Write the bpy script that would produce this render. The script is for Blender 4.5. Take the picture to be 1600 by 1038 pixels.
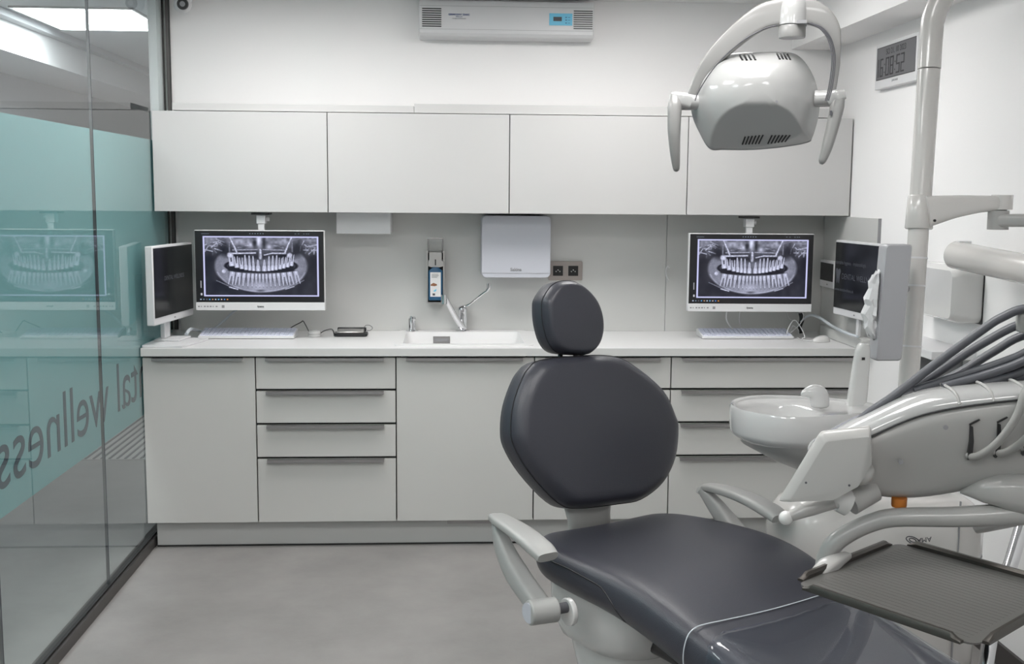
import bpy, math, random
import numpy as np
from mathutils import Vector, Matrix

random.seed(4)
scene = bpy.context.scene
COL = scene.collection
for o in list(bpy.data.objects):
    bpy.data.objects.remove(o)

# ------------------------------------------------------------------ camera
cam_data = bpy.data.cameras.new('camera')
cam_data.sensor_width = 36.0
cam_data.lens = 1742.8 / 1600 * 36.0
cam_data.clip_start = 0.05
camera = bpy.data.objects.new('camera', cam_data)
COL.objects.link(camera)
CR = Vector((0.99836113, -0.05669936, 0.00776076))
CU = Vector((-7.23677444e-04, 0.123092126, 0.992394984))
CF = Vector((0.05722345, 0.9907742, -0.12284936))
CC = Vector((1.30271985, -4.77912028, 1.54939241))
camera.matrix_world = Matrix(((CR.x, CU.x, -CF.x, CC.x), (CR.y, CU.y, -CF.y, CC.y), (CR.z, CU.z, -CF.z, CC.z), (0, 0, 0, 1)))
scene.camera = camera

# ------------------------------------------------------------------ world, exposure
world = bpy.data.worlds.new('world')
scene.world = world
world.use_nodes = True
world.node_tree.nodes['Background'].inputs[0].default_value = (0.9, 0.95, 1.0, 1)
world.node_tree.nodes['Background'].inputs[1].default_value = 0.25
scene.view_settings.view_transform = 'Standard'
scene.view_settings.look = 'None'
scene.view_settings.exposure = 0.85
scene.view_settings.gamma = 1.0
scene.view_settings.use_curve_mapping = False
PANEL_POWER = 9.0
CORRIDOR_POWER = 8.0

# ------------------------------------------------------------------ materials
def mat(name, color, rough=0.5, metal=0.0, spec=0.5, coat=0.0, bump=0.0, bscale=200.0, mottle=0.0, mscale=3.0, emit=None, estr=0.0, trans=0.0):
    m = bpy.data.materials.new(name)
    m.use_nodes = True
    nt = m.node_tree
    b = nt.nodes['Principled BSDF']
    b.inputs['Base Color'].default_value = (*color, 1)
    b.inputs['Roughness'].default_value = rough
    b.inputs['Metallic'].default_value = metal
    b.inputs['Specular IOR Level'].default_value = spec
    b.inputs['Coat Weight'].default_value = coat
    b.inputs['Coat Roughness'].default_value = 0.05
    b.inputs['Transmission Weight'].default_value = trans
    if emit:
        b.inputs['Emission Color'].default_value = (*emit, 1)
        b.inputs['Emission Strength'].default_value = estr
    tc = nt.nodes.new('ShaderNodeTexCoord')
    if bump > 0:
        n = nt.nodes.new('ShaderNodeTexNoise'); n.inputs['Scale'].default_value = bscale
        n.inputs['Detail'].default_value = 3
        bp = nt.nodes.new('ShaderNodeBump'); bp.inputs['Strength'].default_value = bump; bp.inputs['Distance'].default_value = 0.002
        nt.links.new(tc.outputs['Object'], n.inputs['Vector'])
        nt.links.new(n.outputs['Fac'], bp.inputs['Height'])
        nt.links.new(bp.outputs['Normal'], b.inputs['Normal'])
    if mottle > 0:
        n = nt.nodes.new('ShaderNodeTexNoise'); n.inputs['Scale'].default_value = mscale
        n.inputs['Detail'].default_value = 6; n.inputs['Roughness'].default_value = 0.65
        r = nt.nodes.new('ShaderNodeMapRange')
        r.inputs['From Min'].default_value = 0.3; r.inputs['From Max'].default_value = 0.7
        r.inputs['To Min'].default_value = 1 - mottle; r.inputs['To Max'].default_value = 1 + mottle
        mx = nt.nodes.new('ShaderNodeVectorMath'); mx.operation = 'SCALE'
        mx.inputs[0].default_value = color
        nt.links.new(tc.outputs['Object'], n.inputs['Vector'])
        nt.links.new(n.outputs['Fac'], r.inputs['Value'])
        nt.links.new(r.outputs['Result'], mx.inputs['Scale'])
        nt.links.new(mx.outputs['Vector'], b.inputs['Base Color'])
    return m

M = {}
M['wall'] = mat('wall_paint', (0.88, 0.868, 0.865), 0.7, bump=0.15, bscale=300)
M['ceiling'] = mat('ceiling_paint', (0.8, 0.8, 0.8), 0.8)
M['corr_wall'] = mat('corridor_paint', (0.5, 0.51, 0.53), 0.7)
M['floor'] = mat('grey_linoleum', (0.27, 0.258, 0.25), 0.42, mottle=0.16, mscale=2.2, bump=0.08, bscale=60)
M['front'] = mat('matt_cabinet_front', (0.58, 0.575, 0.555), 0.42, bump=0.05, bscale=700)
M['upper'] = mat('matt_wall_cabinet_front', (0.535, 0.53, 0.525), 0.42, bump=0.05, bscale=700)
M['splash'] = mat('splashback_laminate', (0.57, 0.57, 0.555), 0.4)
M['carcass'] = mat('gap_shade_black', (0.02, 0.02, 0.02), 0.7)  # near-black colour holds the shade of the gaps between cabinet fronts
M['worktop'] = mat('worktop_laminate', (0.74, 0.735, 0.735), 0.3)
M['edge'] = mat('worktop_edge', (0.62, 0.62, 0.61), 0.4)
M['handle'] = mat('aluminium_edge_pull', (0.35, 0.34, 0.34), 0.35, metal=0.8)
M['plinth'] = mat('plinth_laminate', (0.50, 0.50, 0.49), 0.45)
M['white'] = mat('white_gloss_plastic', (0.64, 0.635, 0.625), 0.16, coat=0.4)
M['warm_white'] = mat('warm_white_enamel', (0.64, 0.62, 0.60), 0.22, coat=0.3)
M['shell'] = mat('grey_white_plastic', (0.41, 0.402, 0.39), 0.28, coat=0.2)
M['lamp_white'] = mat('lamp_white_plastic', (0.40, 0.40, 0.396), 0.14, coat=0.6)
M['panel_grey'] = mat('light_grey_panel', (0.40, 0.40, 0.42), 0.3)
M['lamp_grey'] = mat('lamp_grey_plastic', (0.27, 0.267, 0.262), 0.3, coat=0.3)
M['ceramic'] = mat('white_ceramic', (0.60, 0.595, 0.59), 0.08, coat=0.8)
M['matte_white'] = mat('matt_white_plastic', (0.68, 0.68, 0.69), 0.45)
M['bluish_white'] = mat('cool_white_plastic', (0.52, 0.53, 0.58), 0.35)
M['armgrey'] = mat('grey_armrest_plastic', (0.36, 0.36, 0.35), 0.42, bump=0.1, bscale=900)
M['midgrey'] = mat('mid_grey_plastic', (0.27, 0.27, 0.28), 0.45)
M['leather'] = mat('charcoal_upholstery', (0.038, 0.039, 0.050), 0.36, spec=0.45, bump=0.25, bscale=420)
M['seam'] = mat('dark_seam', (0.012, 0.012, 0.014), 0.6)
M['black'] = mat('black_plastic', (0.012, 0.012, 0.013), 0.35)
M['screen_off'] = mat('dark_screen', (0.008, 0.009, 0.010), 0.22)
M['chrome'] = mat('chrome', (0.78, 0.78, 0.80), 0.06, metal=1.0)
M['steel'] = mat('brushed_steel', (0.52, 0.51, 0.50), 0.28, metal=1.0)
M['tray'] = mat('tray_liner', (0.12, 0.116, 0.11), 0.40, metal=0.2)
M['tray_rim'] = mat('dark_steel_rim', (0.09, 0.082, 0.075), 0.4, metal=0.8)
M['hose'] = mat('dark_grey_hose', (0.075, 0.078, 0.09), 0.4)
M['hose_light'] = mat('light_grey_hose', (0.28, 0.275, 0.265), 0.35)
M['blue'] = mat('blue_bottle', (0.025, 0.10, 0.20), 0.15, coat=0.5)
M['brown'] = mat('brown_hand_print', (0.28, 0.12, 0.06), 0.5)
M['cyan'] = mat('light_blue_panel', (0.12, 0.50, 0.72), 0.4)
M['orange'] = mat('orange_knob', (0.50, 0.16, 0.02), 0.4)
M['track'] = mat('dark_bronze_profile', (0.085, 0.078, 0.075), 0.35, metal=0.6)
M['track_black'] = mat('black_profile', (0.01, 0.01, 0.01), 0.5)
M['socket'] = mat('taupe_socket_frame', (0.36, 0.32, 0.30), 0.35, metal=0.3)
M['lcd'] = mat('lcd_grey', (0.13, 0.13, 0.14), 0.35)
M['lcd_ink'] = mat('lcd_digits', (0.03, 0.03, 0.035), 0.5)
M['ink'] = mat('grey_ink', (0.08, 0.08, 0.09), 0.6)
M['navy'] = mat('navy_ink', (0.02, 0.06, 0.22), 0.6)
M['dimtext'] = mat('dim_screen_text', (0.01, 0.01, 0.012), 0.3, emit=(0.55, 0.6, 0.7), estr=0.045)
M['ledkey'] = mat('backlit_keys', (0.72, 0.73, 0.80), 0.4, emit=(0.45, 0.5, 1.0), estr=0.05)
M['keys'] = mat('white_keys', (0.62, 0.64, 0.74), 0.4)
M['cable_white'] = mat('white_cable', (0.74, 0.74, 0.75), 0.35)
M['sleeve'] = mat('translucent_sleeve', (0.62, 0.66, 0.70), 0.2, coat=0.5)
M['rubber_mat'] = mat('dark_mat_rib', (0.14, 0.14, 0.14), 0.8)
M['mat_light'] = mat('light_mat_rib', (0.42, 0.40, 0.39), 0.6)
M['glasstext'] = mat('grey_vinyl_letters', (0.055, 0.075, 0.10), 0.6)
M['lamp_panel'] = mat('light_diffuser', (0.9, 0.9, 0.9), 0.5, emit=(1.0, 0.985, 0.97), estr=PANEL_POWER)
M['corr_panel'] = mat('corridor_light_diffuser', (0.9, 0.9, 0.9), 0.5, emit=(0.95, 0.98, 1.0), estr=CORRIDOR_POWER)
M['lens'] = mat('lamp_front_lens', (0.5, 0.5, 0.52), 0.1, coat=0.6)

def glass_material(name, tint, ior=1.5, rough=0.0):
    m = bpy.data.materials.new(name); m.use_nodes = True
    nt = m.node_tree; nt.nodes.clear()
    out = nt.nodes.new('ShaderNodeOutputMaterial')
    mix = nt.nodes.new('ShaderNodeMixShader')
    fr = nt.nodes.new('ShaderNodeFresnel'); fr.inputs['IOR'].default_value = ior
    t = nt.nodes.new('ShaderNodeBsdfTransparent'); t.inputs[0].default_value = (*tint, 1)
    g = nt.nodes.new('ShaderNodeBsdfGlossy'); g.inputs['Roughness'].default_value = rough
    g.inputs[0].default_value = (1, 1, 1, 1)
    geo = nt.nodes.new('ShaderNodeNewGeometry')          # a pane reflects once, at its outer face (both faces together: 2R/(1+R))
    one = nt.nodes.new('ShaderNodeMath'); one.operation = 'ADD'; one.inputs[1].default_value = 1.0
    two = nt.nodes.new('ShaderNodeMath'); two.operation = 'MULTIPLY'; two.inputs[1].default_value = 1.4
    dv = nt.nodes.new('ShaderNodeMath'); dv.operation = 'DIVIDE'
    inv = nt.nodes.new('ShaderNodeMath'); inv.operation = 'SUBTRACT'; inv.inputs[0].default_value = 1.0
    ml = nt.nodes.new('ShaderNodeMath'); ml.operation = 'MULTIPLY'
    nt.links.new(fr.outputs[0], one.inputs[0]); nt.links.new(fr.outputs[0], two.inputs[0])
    nt.links.new(two.outputs[0], dv.inputs[0]); nt.links.new(one.outputs[0], dv.inputs[1])
    nt.links.new(geo.outputs['Backfacing'], inv.inputs[1]); nt.links.new(dv.outputs[0], ml.inputs[0]); nt.links.new(inv.outputs[0], ml.inputs[1])
    nt.links.new(ml.outputs[0], mix.inputs[0]); nt.links.new(t.outputs[0], mix.inputs[1]); nt.links.new(g.outputs[0], mix.inputs[2])
    nt.links.new(mix.outputs[0], out.inputs[0])
    return m
M['glass'] = glass_material('clear_glass', (0.93, 0.97, 0.965))
M['film_clear'] = glass_material('clear_plastic_film', (0.88, 0.90, 0.93), 1.3, 0.03)

def film_material():
    m = bpy.data.materials.new('frosted_film'); m.use_nodes = True
    nt = m.node_tree; nt.nodes.clear()
    out = nt.nodes.new('ShaderNodeOutputMaterial')
    mix = nt.nodes.new('ShaderNodeMixShader'); mix.inputs[0].default_value = 0.5
    d = nt.nodes.new('ShaderNodeBsdfDiffuse'); d.inputs[0].default_value = (0.38, 0.56, 0.57, 1)
    t = nt.nodes.new('ShaderNodeBsdfTranslucent'); t.inputs[0].default_value = (0.38, 0.60, 0.62, 1)
    nt.links.new(d.outputs[0], mix.inputs[1]); nt.links.new(t.outputs[0], mix.inputs[2])
    nt.links.new(mix.outputs[0], out.inputs[0])
    return m
M['film'] = film_material()

# ------------------------------------------------------------------ mesh helpers
class MB:
    def __init__(self): self.v = []; self.f = []
    def add(self, vs, fs):
        n = len(self.v); self.v += [tuple(p) for p in vs]; self.f += [tuple(i + n for i in f) for f in fs]; return self
    def box(self, x0, x1, y0, y1, z0, z1):
        return self.add([(x0, y0, z0), (x1, y0, z0), (x1, y1, z0), (x0, y1, z0), (x0, y0, z1), (x1, y0, z1), (x1, y1, z1), (x0, y1, z1)],
                        [(0, 3, 2, 1), (4, 5, 6, 7), (0, 1, 5, 4), (1, 2, 6, 5), (2, 3, 7, 6), (3, 0, 4, 7)])
    def loft(self, rings, cap=True, closed=True):
        k = len(rings[0]); vs = [p for r in rings for p in r]; fs = []
        for i in range(len(rings) - 1):
            for j in range(k if closed else k - 1):
                a = i * k + j; b = i * k + (j + 1) % k
                fs.append((a, b, b + k, a + k))
        if cap:
            fs.append(tuple(reversed(range(k)))); fs.append(tuple(range((len(rings) - 1) * k, len(rings) * k)))
        return self.add(vs, fs)
    def tube(self, pts, r, n=12, cap=True, smooth=6):
        pts = [Vector(p) for p in pts]
        rs = r if isinstance(r, (list, tuple)) else [r] * len(pts)
        if smooth > 1 and len(pts) > 2:
            pts, rs = catmull(pts, rs, smooth)
        rings = []; prev = None
        for i, p in enumerate(pts):
            t = (pts[min(i + 1, len(pts) - 1)] - pts[max(i - 1, 0)]).normalized()
            if prev is None:
                a = Vector((0, 0, 1)) if abs(t.z) < 0.9 else Vector((1, 0, 0))
                u = (a - t * a.dot(t)).normalized()
            else:
                u = (prev - t * prev.dot(t)).normalized()
            prev = u; w = t.cross(u)
            rings.append([p + (u * math.cos(q) + w * math.sin(q)) * rs[i] for q in [2 * math.pi * j / n for j in range(n)]])
        return self.loft(rings, cap)
    def strip(self, pts, sx, sy, up=(0, 0, 1), smooth=5, cap=True, n=16, power=4.0):
        """rounded-rectangle section swept on a path; sx across (path x up), sy along up"""
        pts = [Vector(p) for p in pts]
        a = sx if isinstance(sx, (list, tuple)) else [sx] * len(pts)
        b = sy if isinstance(sy, (list, tuple)) else [sy] * len(pts)
        if smooth > 1 and len(pts) > 2:
            p2, a = catmull(pts, a, smooth); _, b = catmull(pts, b, smooth); pts = p2
        rings = []
        for i, p in enumerate(pts):
            t = (pts[min(i + 1, len(pts) - 1)] - pts[max(i - 1, 0)]).normalized()
            U = Vector(up); U = (U - t * U.dot(t)).normalized(); W = t.cross(U)
            ring = []
            for j in range(n):
                q = 2 * math.pi * (j + 0.5) / n; c, s = math.cos(q), math.sin(q); e = 2.0 / power
                ring.append(p + W * a[i] * math.copysign(abs(c) ** e, c) + U * b[i] * math.copysign(abs(s) ** e, s))
            rings.append(ring)
        return self.loft(rings, cap)
    def cyl(self, p0, p1, r0, r1=None, n=24):
        return self.tube([p0, p1], [r0, r0 if r1 is None else r1], n, True, 1)
    def lathe(self, prof, c=(0, 0, 0), n=40, sx=1.0, sy=1.0):
        rings = [[(c[0] + r * sx * math.cos(2 * math.pi * j / n), c[1] + r * sy * math.sin(2 * math.pi * j / n), c[2] + z) for j in range(n)] for r, z in prof]
        return self.loft(rings, True)
    def sphere(self, c, r, n=16, sz=1.0):
        prof = [(r * math.sin(math.pi * (i + 0.02) / (n + 0.04)), -r * sz * math.cos(math.pi * (i + 0.02) / (n + 0.04))) for i in range(n + 1)]
        return self.lathe(prof, c, n * 2)
    def prism(self, outline, f0, f1):
        """outline: list of 2-D points; f0/f1 map (u,v) to 3-D for the two ends"""
        return self.loft([[f0(*p) for p in outline], [f1(*p) for p in outline]])

def catmull(pts, rs, k):
    P = [2 * pts[0] - pts[1]] + pts + [2 * pts[-1] - pts[-2]]
    R = [rs[0]] + list(rs) + [rs[-1]]
    out = []; ro = []
    for i in range(1, len(P) - 2):
        for j in range(k):
            t = j / k
            a, b, c, d = P[i - 1], P[i], P[i + 1], P[i + 2]
            out.append(0.5 * ((2 * b) + (c - a) * t + (2 * a - 5 * b + 4 * c - d) * t * t + (3 * b - a - 3 * c + d) * t ** 3))
            ro.append(R[i] + (R[i + 1] - R[i]) * t)
    out.append(pts[-1]); ro.append(rs[-1])
    return out, ro

def smooth2d(pts, k=5):
    """closed Catmull-Rom through 2-D points"""
    n = len(pts); out = []
    for i in range(n):
        a, b, c, d = [Vector(pts[(i + q) % n]) for q in (-1, 0, 1, 2)]
        for j in range(k):
            t = j / k
            out.append(tuple(0.5 * ((2 * b) + (c - a) * t + (2 * a - 5 * b + 4 * c - d) * t * t + (3 * b - a - 3 * c + d) * t ** 3)))
    return out

def rrect(x0, x1, z0, z1, r, n=5):
    out = []
    for cx, cz, a in ((x1 - r, z1 - r, 0), (x0 + r, z1 - r, 90), (x0 + r, z0 + r, 180), (x1 - r, z0 + r, 270)):
        for j in range(n + 1):
            q = math.radians(a + 90 * j / n)
            out.append((cx + r * math.cos(q), cz + r * math.sin(q)))
    return out

def obj(name, mb, material, parent=None, bevel=0.0, seg=2, angle=35, subsurf=0, smooth=True, **props):
    me = bpy.data.meshes.new(name)
    me.from_pydata(mb.v, [], mb.f); me.validate()
    import bmesh
    bm = bmesh.new(); bm.from_mesh(me); bmesh.ops.recalc_face_normals(bm, faces=bm.faces); bm.to_mesh(me); bm.free()
    if smooth:
        me.polygons.foreach_set('use_smooth', [True] * len(me.polygons))
        me.set_sharp_from_angle(angle=math.radians(angle if not subsurf else 180))
    me.materials.append(M[material] if isinstance(material, str) else material)
    o = bpy.data.objects.new(name, me); COL.objects.link(o)
    if parent: o.parent = parent
    if bevel:
        b = o.modifiers.new('bevel', 'BEVEL'); b.width = bevel; b.segments = seg; b.limit_method = 'ANGLE'; b.angle_limit = math.radians(40)
        b.harden_normals = False
    if subsurf:
        s = o.modifiers.new('subsurf', 'SUBSURF'); s.levels = subsurf; s.render_levels = subsurf
    for k, v in props.items(): o[k] = v
    return o

def tag(o, label, cat, group=None):
    o['label'] = label; o['category'] = cat
    if group: o['group'] = group
    return o

def thing(name, label, cat, loc=(0, 0, 0), rotz=0.0, group=None):
    o = bpy.data.objects.new(name, None); COL.objects.link(o)
    o.empty_display_size = 0.05
    o.location = loc; o.rotation_euler = (0, 0, rotz)
    return tag(o, label, cat, group)

def struct(name, mb, material, parent=None, **k):
    o = obj(name, mb, material, parent, **k)
    if parent is None: o['kind'] = 'structure'
    return o

def dup(root):
    r = root.copy(); COL.objects.link(r)
    for ch in list(root.children):
        c = ch.copy(); COL.objects.link(c); c.parent = r
        for g in list(ch.children):
            d = g.copy(); COL.objects.link(d); d.parent = c
    return r

def text(name, body, size, material, parent, loc, xdir, ydir, depth=0.0006, sx=1.0, align='LEFT', weight=0.0):
    """text as mesh; xdir reading direction, ydir up direction in parent space"""
    cu = bpy.data.curves.new(name, 'FONT'); cu.body = body; cu.size = size; cu.extrude = depth; cu.align_x = align; cu.offset = weight
    t = bpy.data.objects.new(name, cu); COL.objects.link(t)
    dg = bpy.context.evaluated_depsgraph_get()
    me = bpy.data.meshes.new_from_object(t.evaluated_get(dg))
    bpy.data.objects.remove(t)
    X = Vector(xdir).normalized(); Y = Vector(ydir).normalized(); Z = X.cross(Y)
    mt = Matrix(((X.x * sx, Y.x, Z.x, loc[0]), (X.y * sx, Y.y, Z.y, loc[1]), (X.z * sx, Y.z, Z.z, loc[2]), (0, 0, 0, 1)))
    me.transform(mt); me.materials.clear(); me.materials.append(M[material])
    o = bpy.data.objects.new(name, me); COL.objects.link(o)
    if parent: o.parent = parent
    return o

# =================================================================== SETTING
XR = 3.146; YB = 0.6; ZC = 2.455; YF = -6.6  # most coordinates and outlines below were unprojected offline from image pixels, then hardcoded
struct('floor', MB().box(-1.75, XR + 0.12, YF, 7.2, -0.05, 0.0), 'floor')
struct('wall_back', MB().box(-0.085, XR + 0.12, YB, YB + 0.12, 0, ZC), 'wall')
struct('wall_right', MB().box(XR, XR + 0.12, YF, YB, 0, ZC), 'wall')
struct('wall_front', MB().box(-1.75, XR + 0.12, YF - 0.12, YF, 0, 2.6), 'wall')
struct('ceiling', MB().box(0.0, XR + 0.12, YF, YB + 0.12, ZC, ZC + 0.1), 'ceiling')
struct('trim_1', MB().box(2.943, XR, YF, YB, 2.247, ZC), 'wall')                       # bulkhead along the right wall
struct('baseboard_right', MB().box(XR - 0.012, XR, YF, -0.15, 0, 0.075), 'track')
# corridor beyond the glass
struct('ceiling_corridor', MB().box(-1.75, -0.02, YF, 7.2, 2.53, 2.6), 'ceiling')
struct('wall_corridor', MB().box(-1.75, -1.64, YF, 7.2, 0, 2.53), 'corr_wall')
struct('wall_corridor_end', MB().box(-1.64, 0.0, 7.0, 7.2, 0, 2.53), 'corr_wall')
struct('wall_corridor_side', MB().box(-0.085, 0.0, YB + 0.12, 7.0, 0, 2.53), 'corr_wall')
struct('trim_2', MB().box(-1.64, -1.16, YF, 7.0, 2.32, 2.53), 'wall')                  # corridor bulkhead
struct('trim_3', MB().box(-1.16, -1.10, YF, 7.0, 2.49, 2.53), 'corr_wall')             # cornice
# glass wall
wl = bpy.data.objects.new('wall_left', None); COL.objects.link(wl); wl['kind'] = 'structure'
edges = [0.592, -0.545, -1.565, -2.585, -3.605, -4.625, -5.645, -6.59]
for i in range(len(edges) - 1):
    obj('glass_pane', MB().box(-0.010, 0.0, edges[i + 1] + 0.0015, edges[i] - 0.0015, 0.04, 2.43), 'glass', wl, smooth=False)
    obj('pane_seal', MB().box(-0.011, 0.001, edges[i + 1] - 0.0006, edges[i + 1] + 0.0006, 0.04, 2.43), 'ink', wl, smooth=False)
obj('frosted_film', MB().box(-0.0135, -0.013, YF + 0.01, 0.59, 0.5875, 1.776), 'film', wl, smooth=False)
obj('floor_track', MB().box(-0.03, 0.022, YF, 0.59, 0.0, 0.042), 'track', wl, bevel=0.001)
obj('track_seal', MB().box(0.0005, 0.012, YF, 0.585, 0.042, 0.05), 'track_black', wl)
obj('ceiling_track', MB().box(-0.03, 0.022, YF, 0.59, 2.43, ZC), 'track', wl)
jb = MB().box(-0.016, -0.0105, 0.575, 0.598, 0.895, 2.43)
obj('jamb_profile', jb, 'track_black', wl)
obj('jamb_strip', MB().box(0.0, 0.013, 0.585, 0.598, 0.895, 2.43), 'track', wl)
obj('jamb_edge', MB().box(0.013, 0.017, 0.585, 0.598, 0.895, 2.43), 'track_black', wl)
obj('jamb_cover', MB().box(-0.055, -0.020, 0.50, 0.5995, 0.0, 2.43), 'matte_white', wl)
text('glass_lettering', 'dental wellness', 0.285, 'glasstext', wl, (-0.0115, 0.465, 0.672), (0, -1, 0), (0, 0, 1), depth=0.0004, sx=1.144, weight=-0.001)
# corridor panel, ceiling fittings and mat
cl = thing('ceiling_light', 'square white ceiling light panel in the corridor beyond the glass wall', 'ceiling light', (-0.72, 1.9, 2.53), group='corridor ceiling lights')
obj('light_frame', MB().box(-0.33, 0.33, -0.40, 0.40, -0.012, 0.0), 'steel', cl)
obj('diffuser', MB().box(-0.31, 0.31, -0.38, 0.38, -0.016, -0.011), 'corr_panel', cl)
for y in (-1.4, -4.2):  # unseen copies added to light the corridor
    c = dup(cl); c.location = (-0.6, y, 2.53); c['label'] = 'added square white corridor light panel, unseen above the near end of the glass wall'
sp = thing('ceiling_spot', 'round recessed fitting in the corridor ceiling behind the light panel', 'ceiling light', (-0.62, 3.6, 2.53))
obj('rim', MB().lathe([(0.16, -0.0005), (0.16, -0.012), (0.13, -0.012), (0.12, -0.0005)]), 'matte_white', sp)
obj('slotted_ring', MB().lathe([(0.11, -0.0005), (0.11, -0.008), (0.05, -0.008), (0.05, -0.0005)]), 'midgrey', sp)
vt = thing('ceiling_vent', 'square recessed air vent in the corridor ceiling near the back', 'vent', (-0.62, 5.6, 2.53))
obj('vent_frame', MB().box(-0.45, 0.45, -0.5, 0.5, -0.02, 0.0), 'midgrey', vt)
obj('vent_plate', MB().box(-0.38, 0.38, -0.43, 0.43, -0.03, -0.02), 'matte_white', vt)
fm = thing('ribbed_floor_mat', 'ribbed grey entrance mat on the corridor floor behind the glass wall', 'floor mat', (0, 0, 0))
obj('mat_base', MB().box(-1.55, -0.10, 1.66, 4.2, 0.0, 0.006), 'mat_light', fm)
mm = MB()
for i in range(32):
    x = -1.52 + i * 0.045
    mm.box(x, x + 0.014, 1.67, 4.19, 0.006, 0.009)
obj('mat_rib', mm, 'rubber_mat', fm, kind='stuff')

# room ceiling lights
rl = thing('ceiling_light', 'square white ceiling light panel above the treatment room, out of the picture', 'ceiling light', (0.62, -0.50, ZC), group='treatment room ceiling lights')
obj('light_frame', MB().box(-0.31, 0.31, -0.31, 0.31, -0.010, 0.0), 'matte_white', rl)
obj('diffuser', MB().box(-0.295, 0.295, -0.295, 0.295, -0.013, -0.009), 'lamp_panel', rl)
for x, y in ((2.08, -0.50), (0.55, -2.6), (1.75, -2.6), (0.55, -5.0), (1.75, -5.0)):
    c = dup(rl); c.location = (x, y, ZC); c['label'] = 'square white ceiling light panel above the treatment room, out of the picture'

# =================================================================== CABINETS
ZT = 0.8514; ZB = 0.1171
def pull(u0, u1, z, parent):
    m = MB().box(u0, u1, -0.022, 0.0, z - 0.003, z).box(u0, u1, -0.022, -0.0195, z - 0.013, z - 0.003)
    return obj('handle', m, 'handle', parent)
def front(name, x0, x1, z0, z1, parent, mat_='front', y0=-0.0, th=0.019, g=0.0026, handle=None):
    o = obj(name, MB().box(x0 + g, x1 - g, y0, y0 + th, z0 + g, z1 - g), mat_, parent, bevel=0.0008)
    if handle:
        pull(handle[0], handle[1], z1 - 0.002, o)
    return o
def base_unit(x0, x1, label, fronts, group=None, top=ZT - ZB):
    t = thing('base_cabinet', label, 'cabinet', (0, 0, 0), 0, group)
    t.location = (x0, 0, ZB); w = x1 - x0
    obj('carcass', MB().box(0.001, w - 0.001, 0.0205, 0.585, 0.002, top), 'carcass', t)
    for nm, za, zb_, hd in fronts:
        front(nm, 0, w, za - ZB, zb_ - ZB, t, handle=(0.045, w - 0.052) if hd else None)
    return t
D4 = [('drawer', 0.707, ZT - 0.004, True), ('drawer', 0.558, 0.702, True), ('drawer', 0.408, 0.553, True), ('drawer', ZB, 0.403, True)]
xs = [0.001, 0.478, 1.078, 1.678, 2.278, 3.138]
base_unit(xs[0], xs[1], 'narrow single-door base cabinet against the glass wall', [('door', ZB, ZT - 0.004, True)])
base_unit(xs[1], xs[2], 'four-drawer base cabinet under the left x-ray screen, between two door cabinets', D4)
base_unit(xs[2], xs[3], 'single-door base cabinet under the sink', [('door', ZB, ZT - 0.004, True)], top=0.60)
base_unit(xs[3], xs[4], 'base cabinet with one drawer over a door, half hidden behind the chair backrest', [('drawer', 0.707, ZT - 0.004, True), ('door', ZB, 0.702, False)])
base_unit(xs[4], xs[5], 'wide four-drawer base cabinet at the right end behind the spittoon', D4)
pl = thing('plinth_board', 'light grey plinth board under the row of base cabinets', 'plinth')
obj('board', MB().box(0.03, 3.13, 0.05, 0.066, 0.004, ZB), 'plinth', pl)
obj('vent_slot', MB().box(1.30, 1.50, 0.047, 0.052, ZB - 0.026, ZB - 0.002), 'handle', pl)
obj('floor_seal', MB().box(0.03, 3.13, 0.044, 0.05, 0.0, 0.006), 'track_black', pl)
wt = thing('worktop', 'long white worktop running over all the base cabinets', 'worktop')
# worktop with a sink cut-out
WZ0, WZ1 = 0.8545, 0.889
SX0, SX1, SY0, SY1 = 1.074, 1.672, 0.052, 0.575
w_ = MB().box(0.003, SX0, -0.022, 0.597, WZ0, WZ1).box(SX1, 3.142, -0.022, 0.597, WZ0, WZ1)
w_.box(SX0, SX1, -0.022, SY0, WZ0, WZ1).box(SX0, SX1, SY1, 0.597, WZ0, WZ1)
obj('slab', w_, 'worktop', wt, smooth=False)
obj('front_edge', MB().box(0.003, 3.142, -0.0235, -0.022, WZ0, WZ1 - 0.002), 'edge', wt, smooth=False)
# splashback
sb = thing('splashback_panel', 'pale grey splashback panel on the wall behind the worktop', 'splashback')
obj('panel', MB().box(0.03, 2.3595, 0.588, 0.5995, 0.8895, 1.4575).box(2.3615, XR - 0.014, 0.588, 0.5995, 0.8895, 1.4575), 'splash', sb, smooth=False)
sr = thing('splashback_panel', 'pale grey splashback panel on the side wall beside the intercom', 'splashback')
obj('panel', MB().box(XR - 0.013, XR - 0.0005, -0.10, 0.587, 0.8895, 1.4575), 'splash', sr, smooth=False, bevel=0.001)
obj('panel_edge', MB().box(XR - 0.0135, XR - 0.0005, -0.104, -0.1, 0.8895, 1.4575), 'midgrey', sr, smooth=False)
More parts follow.
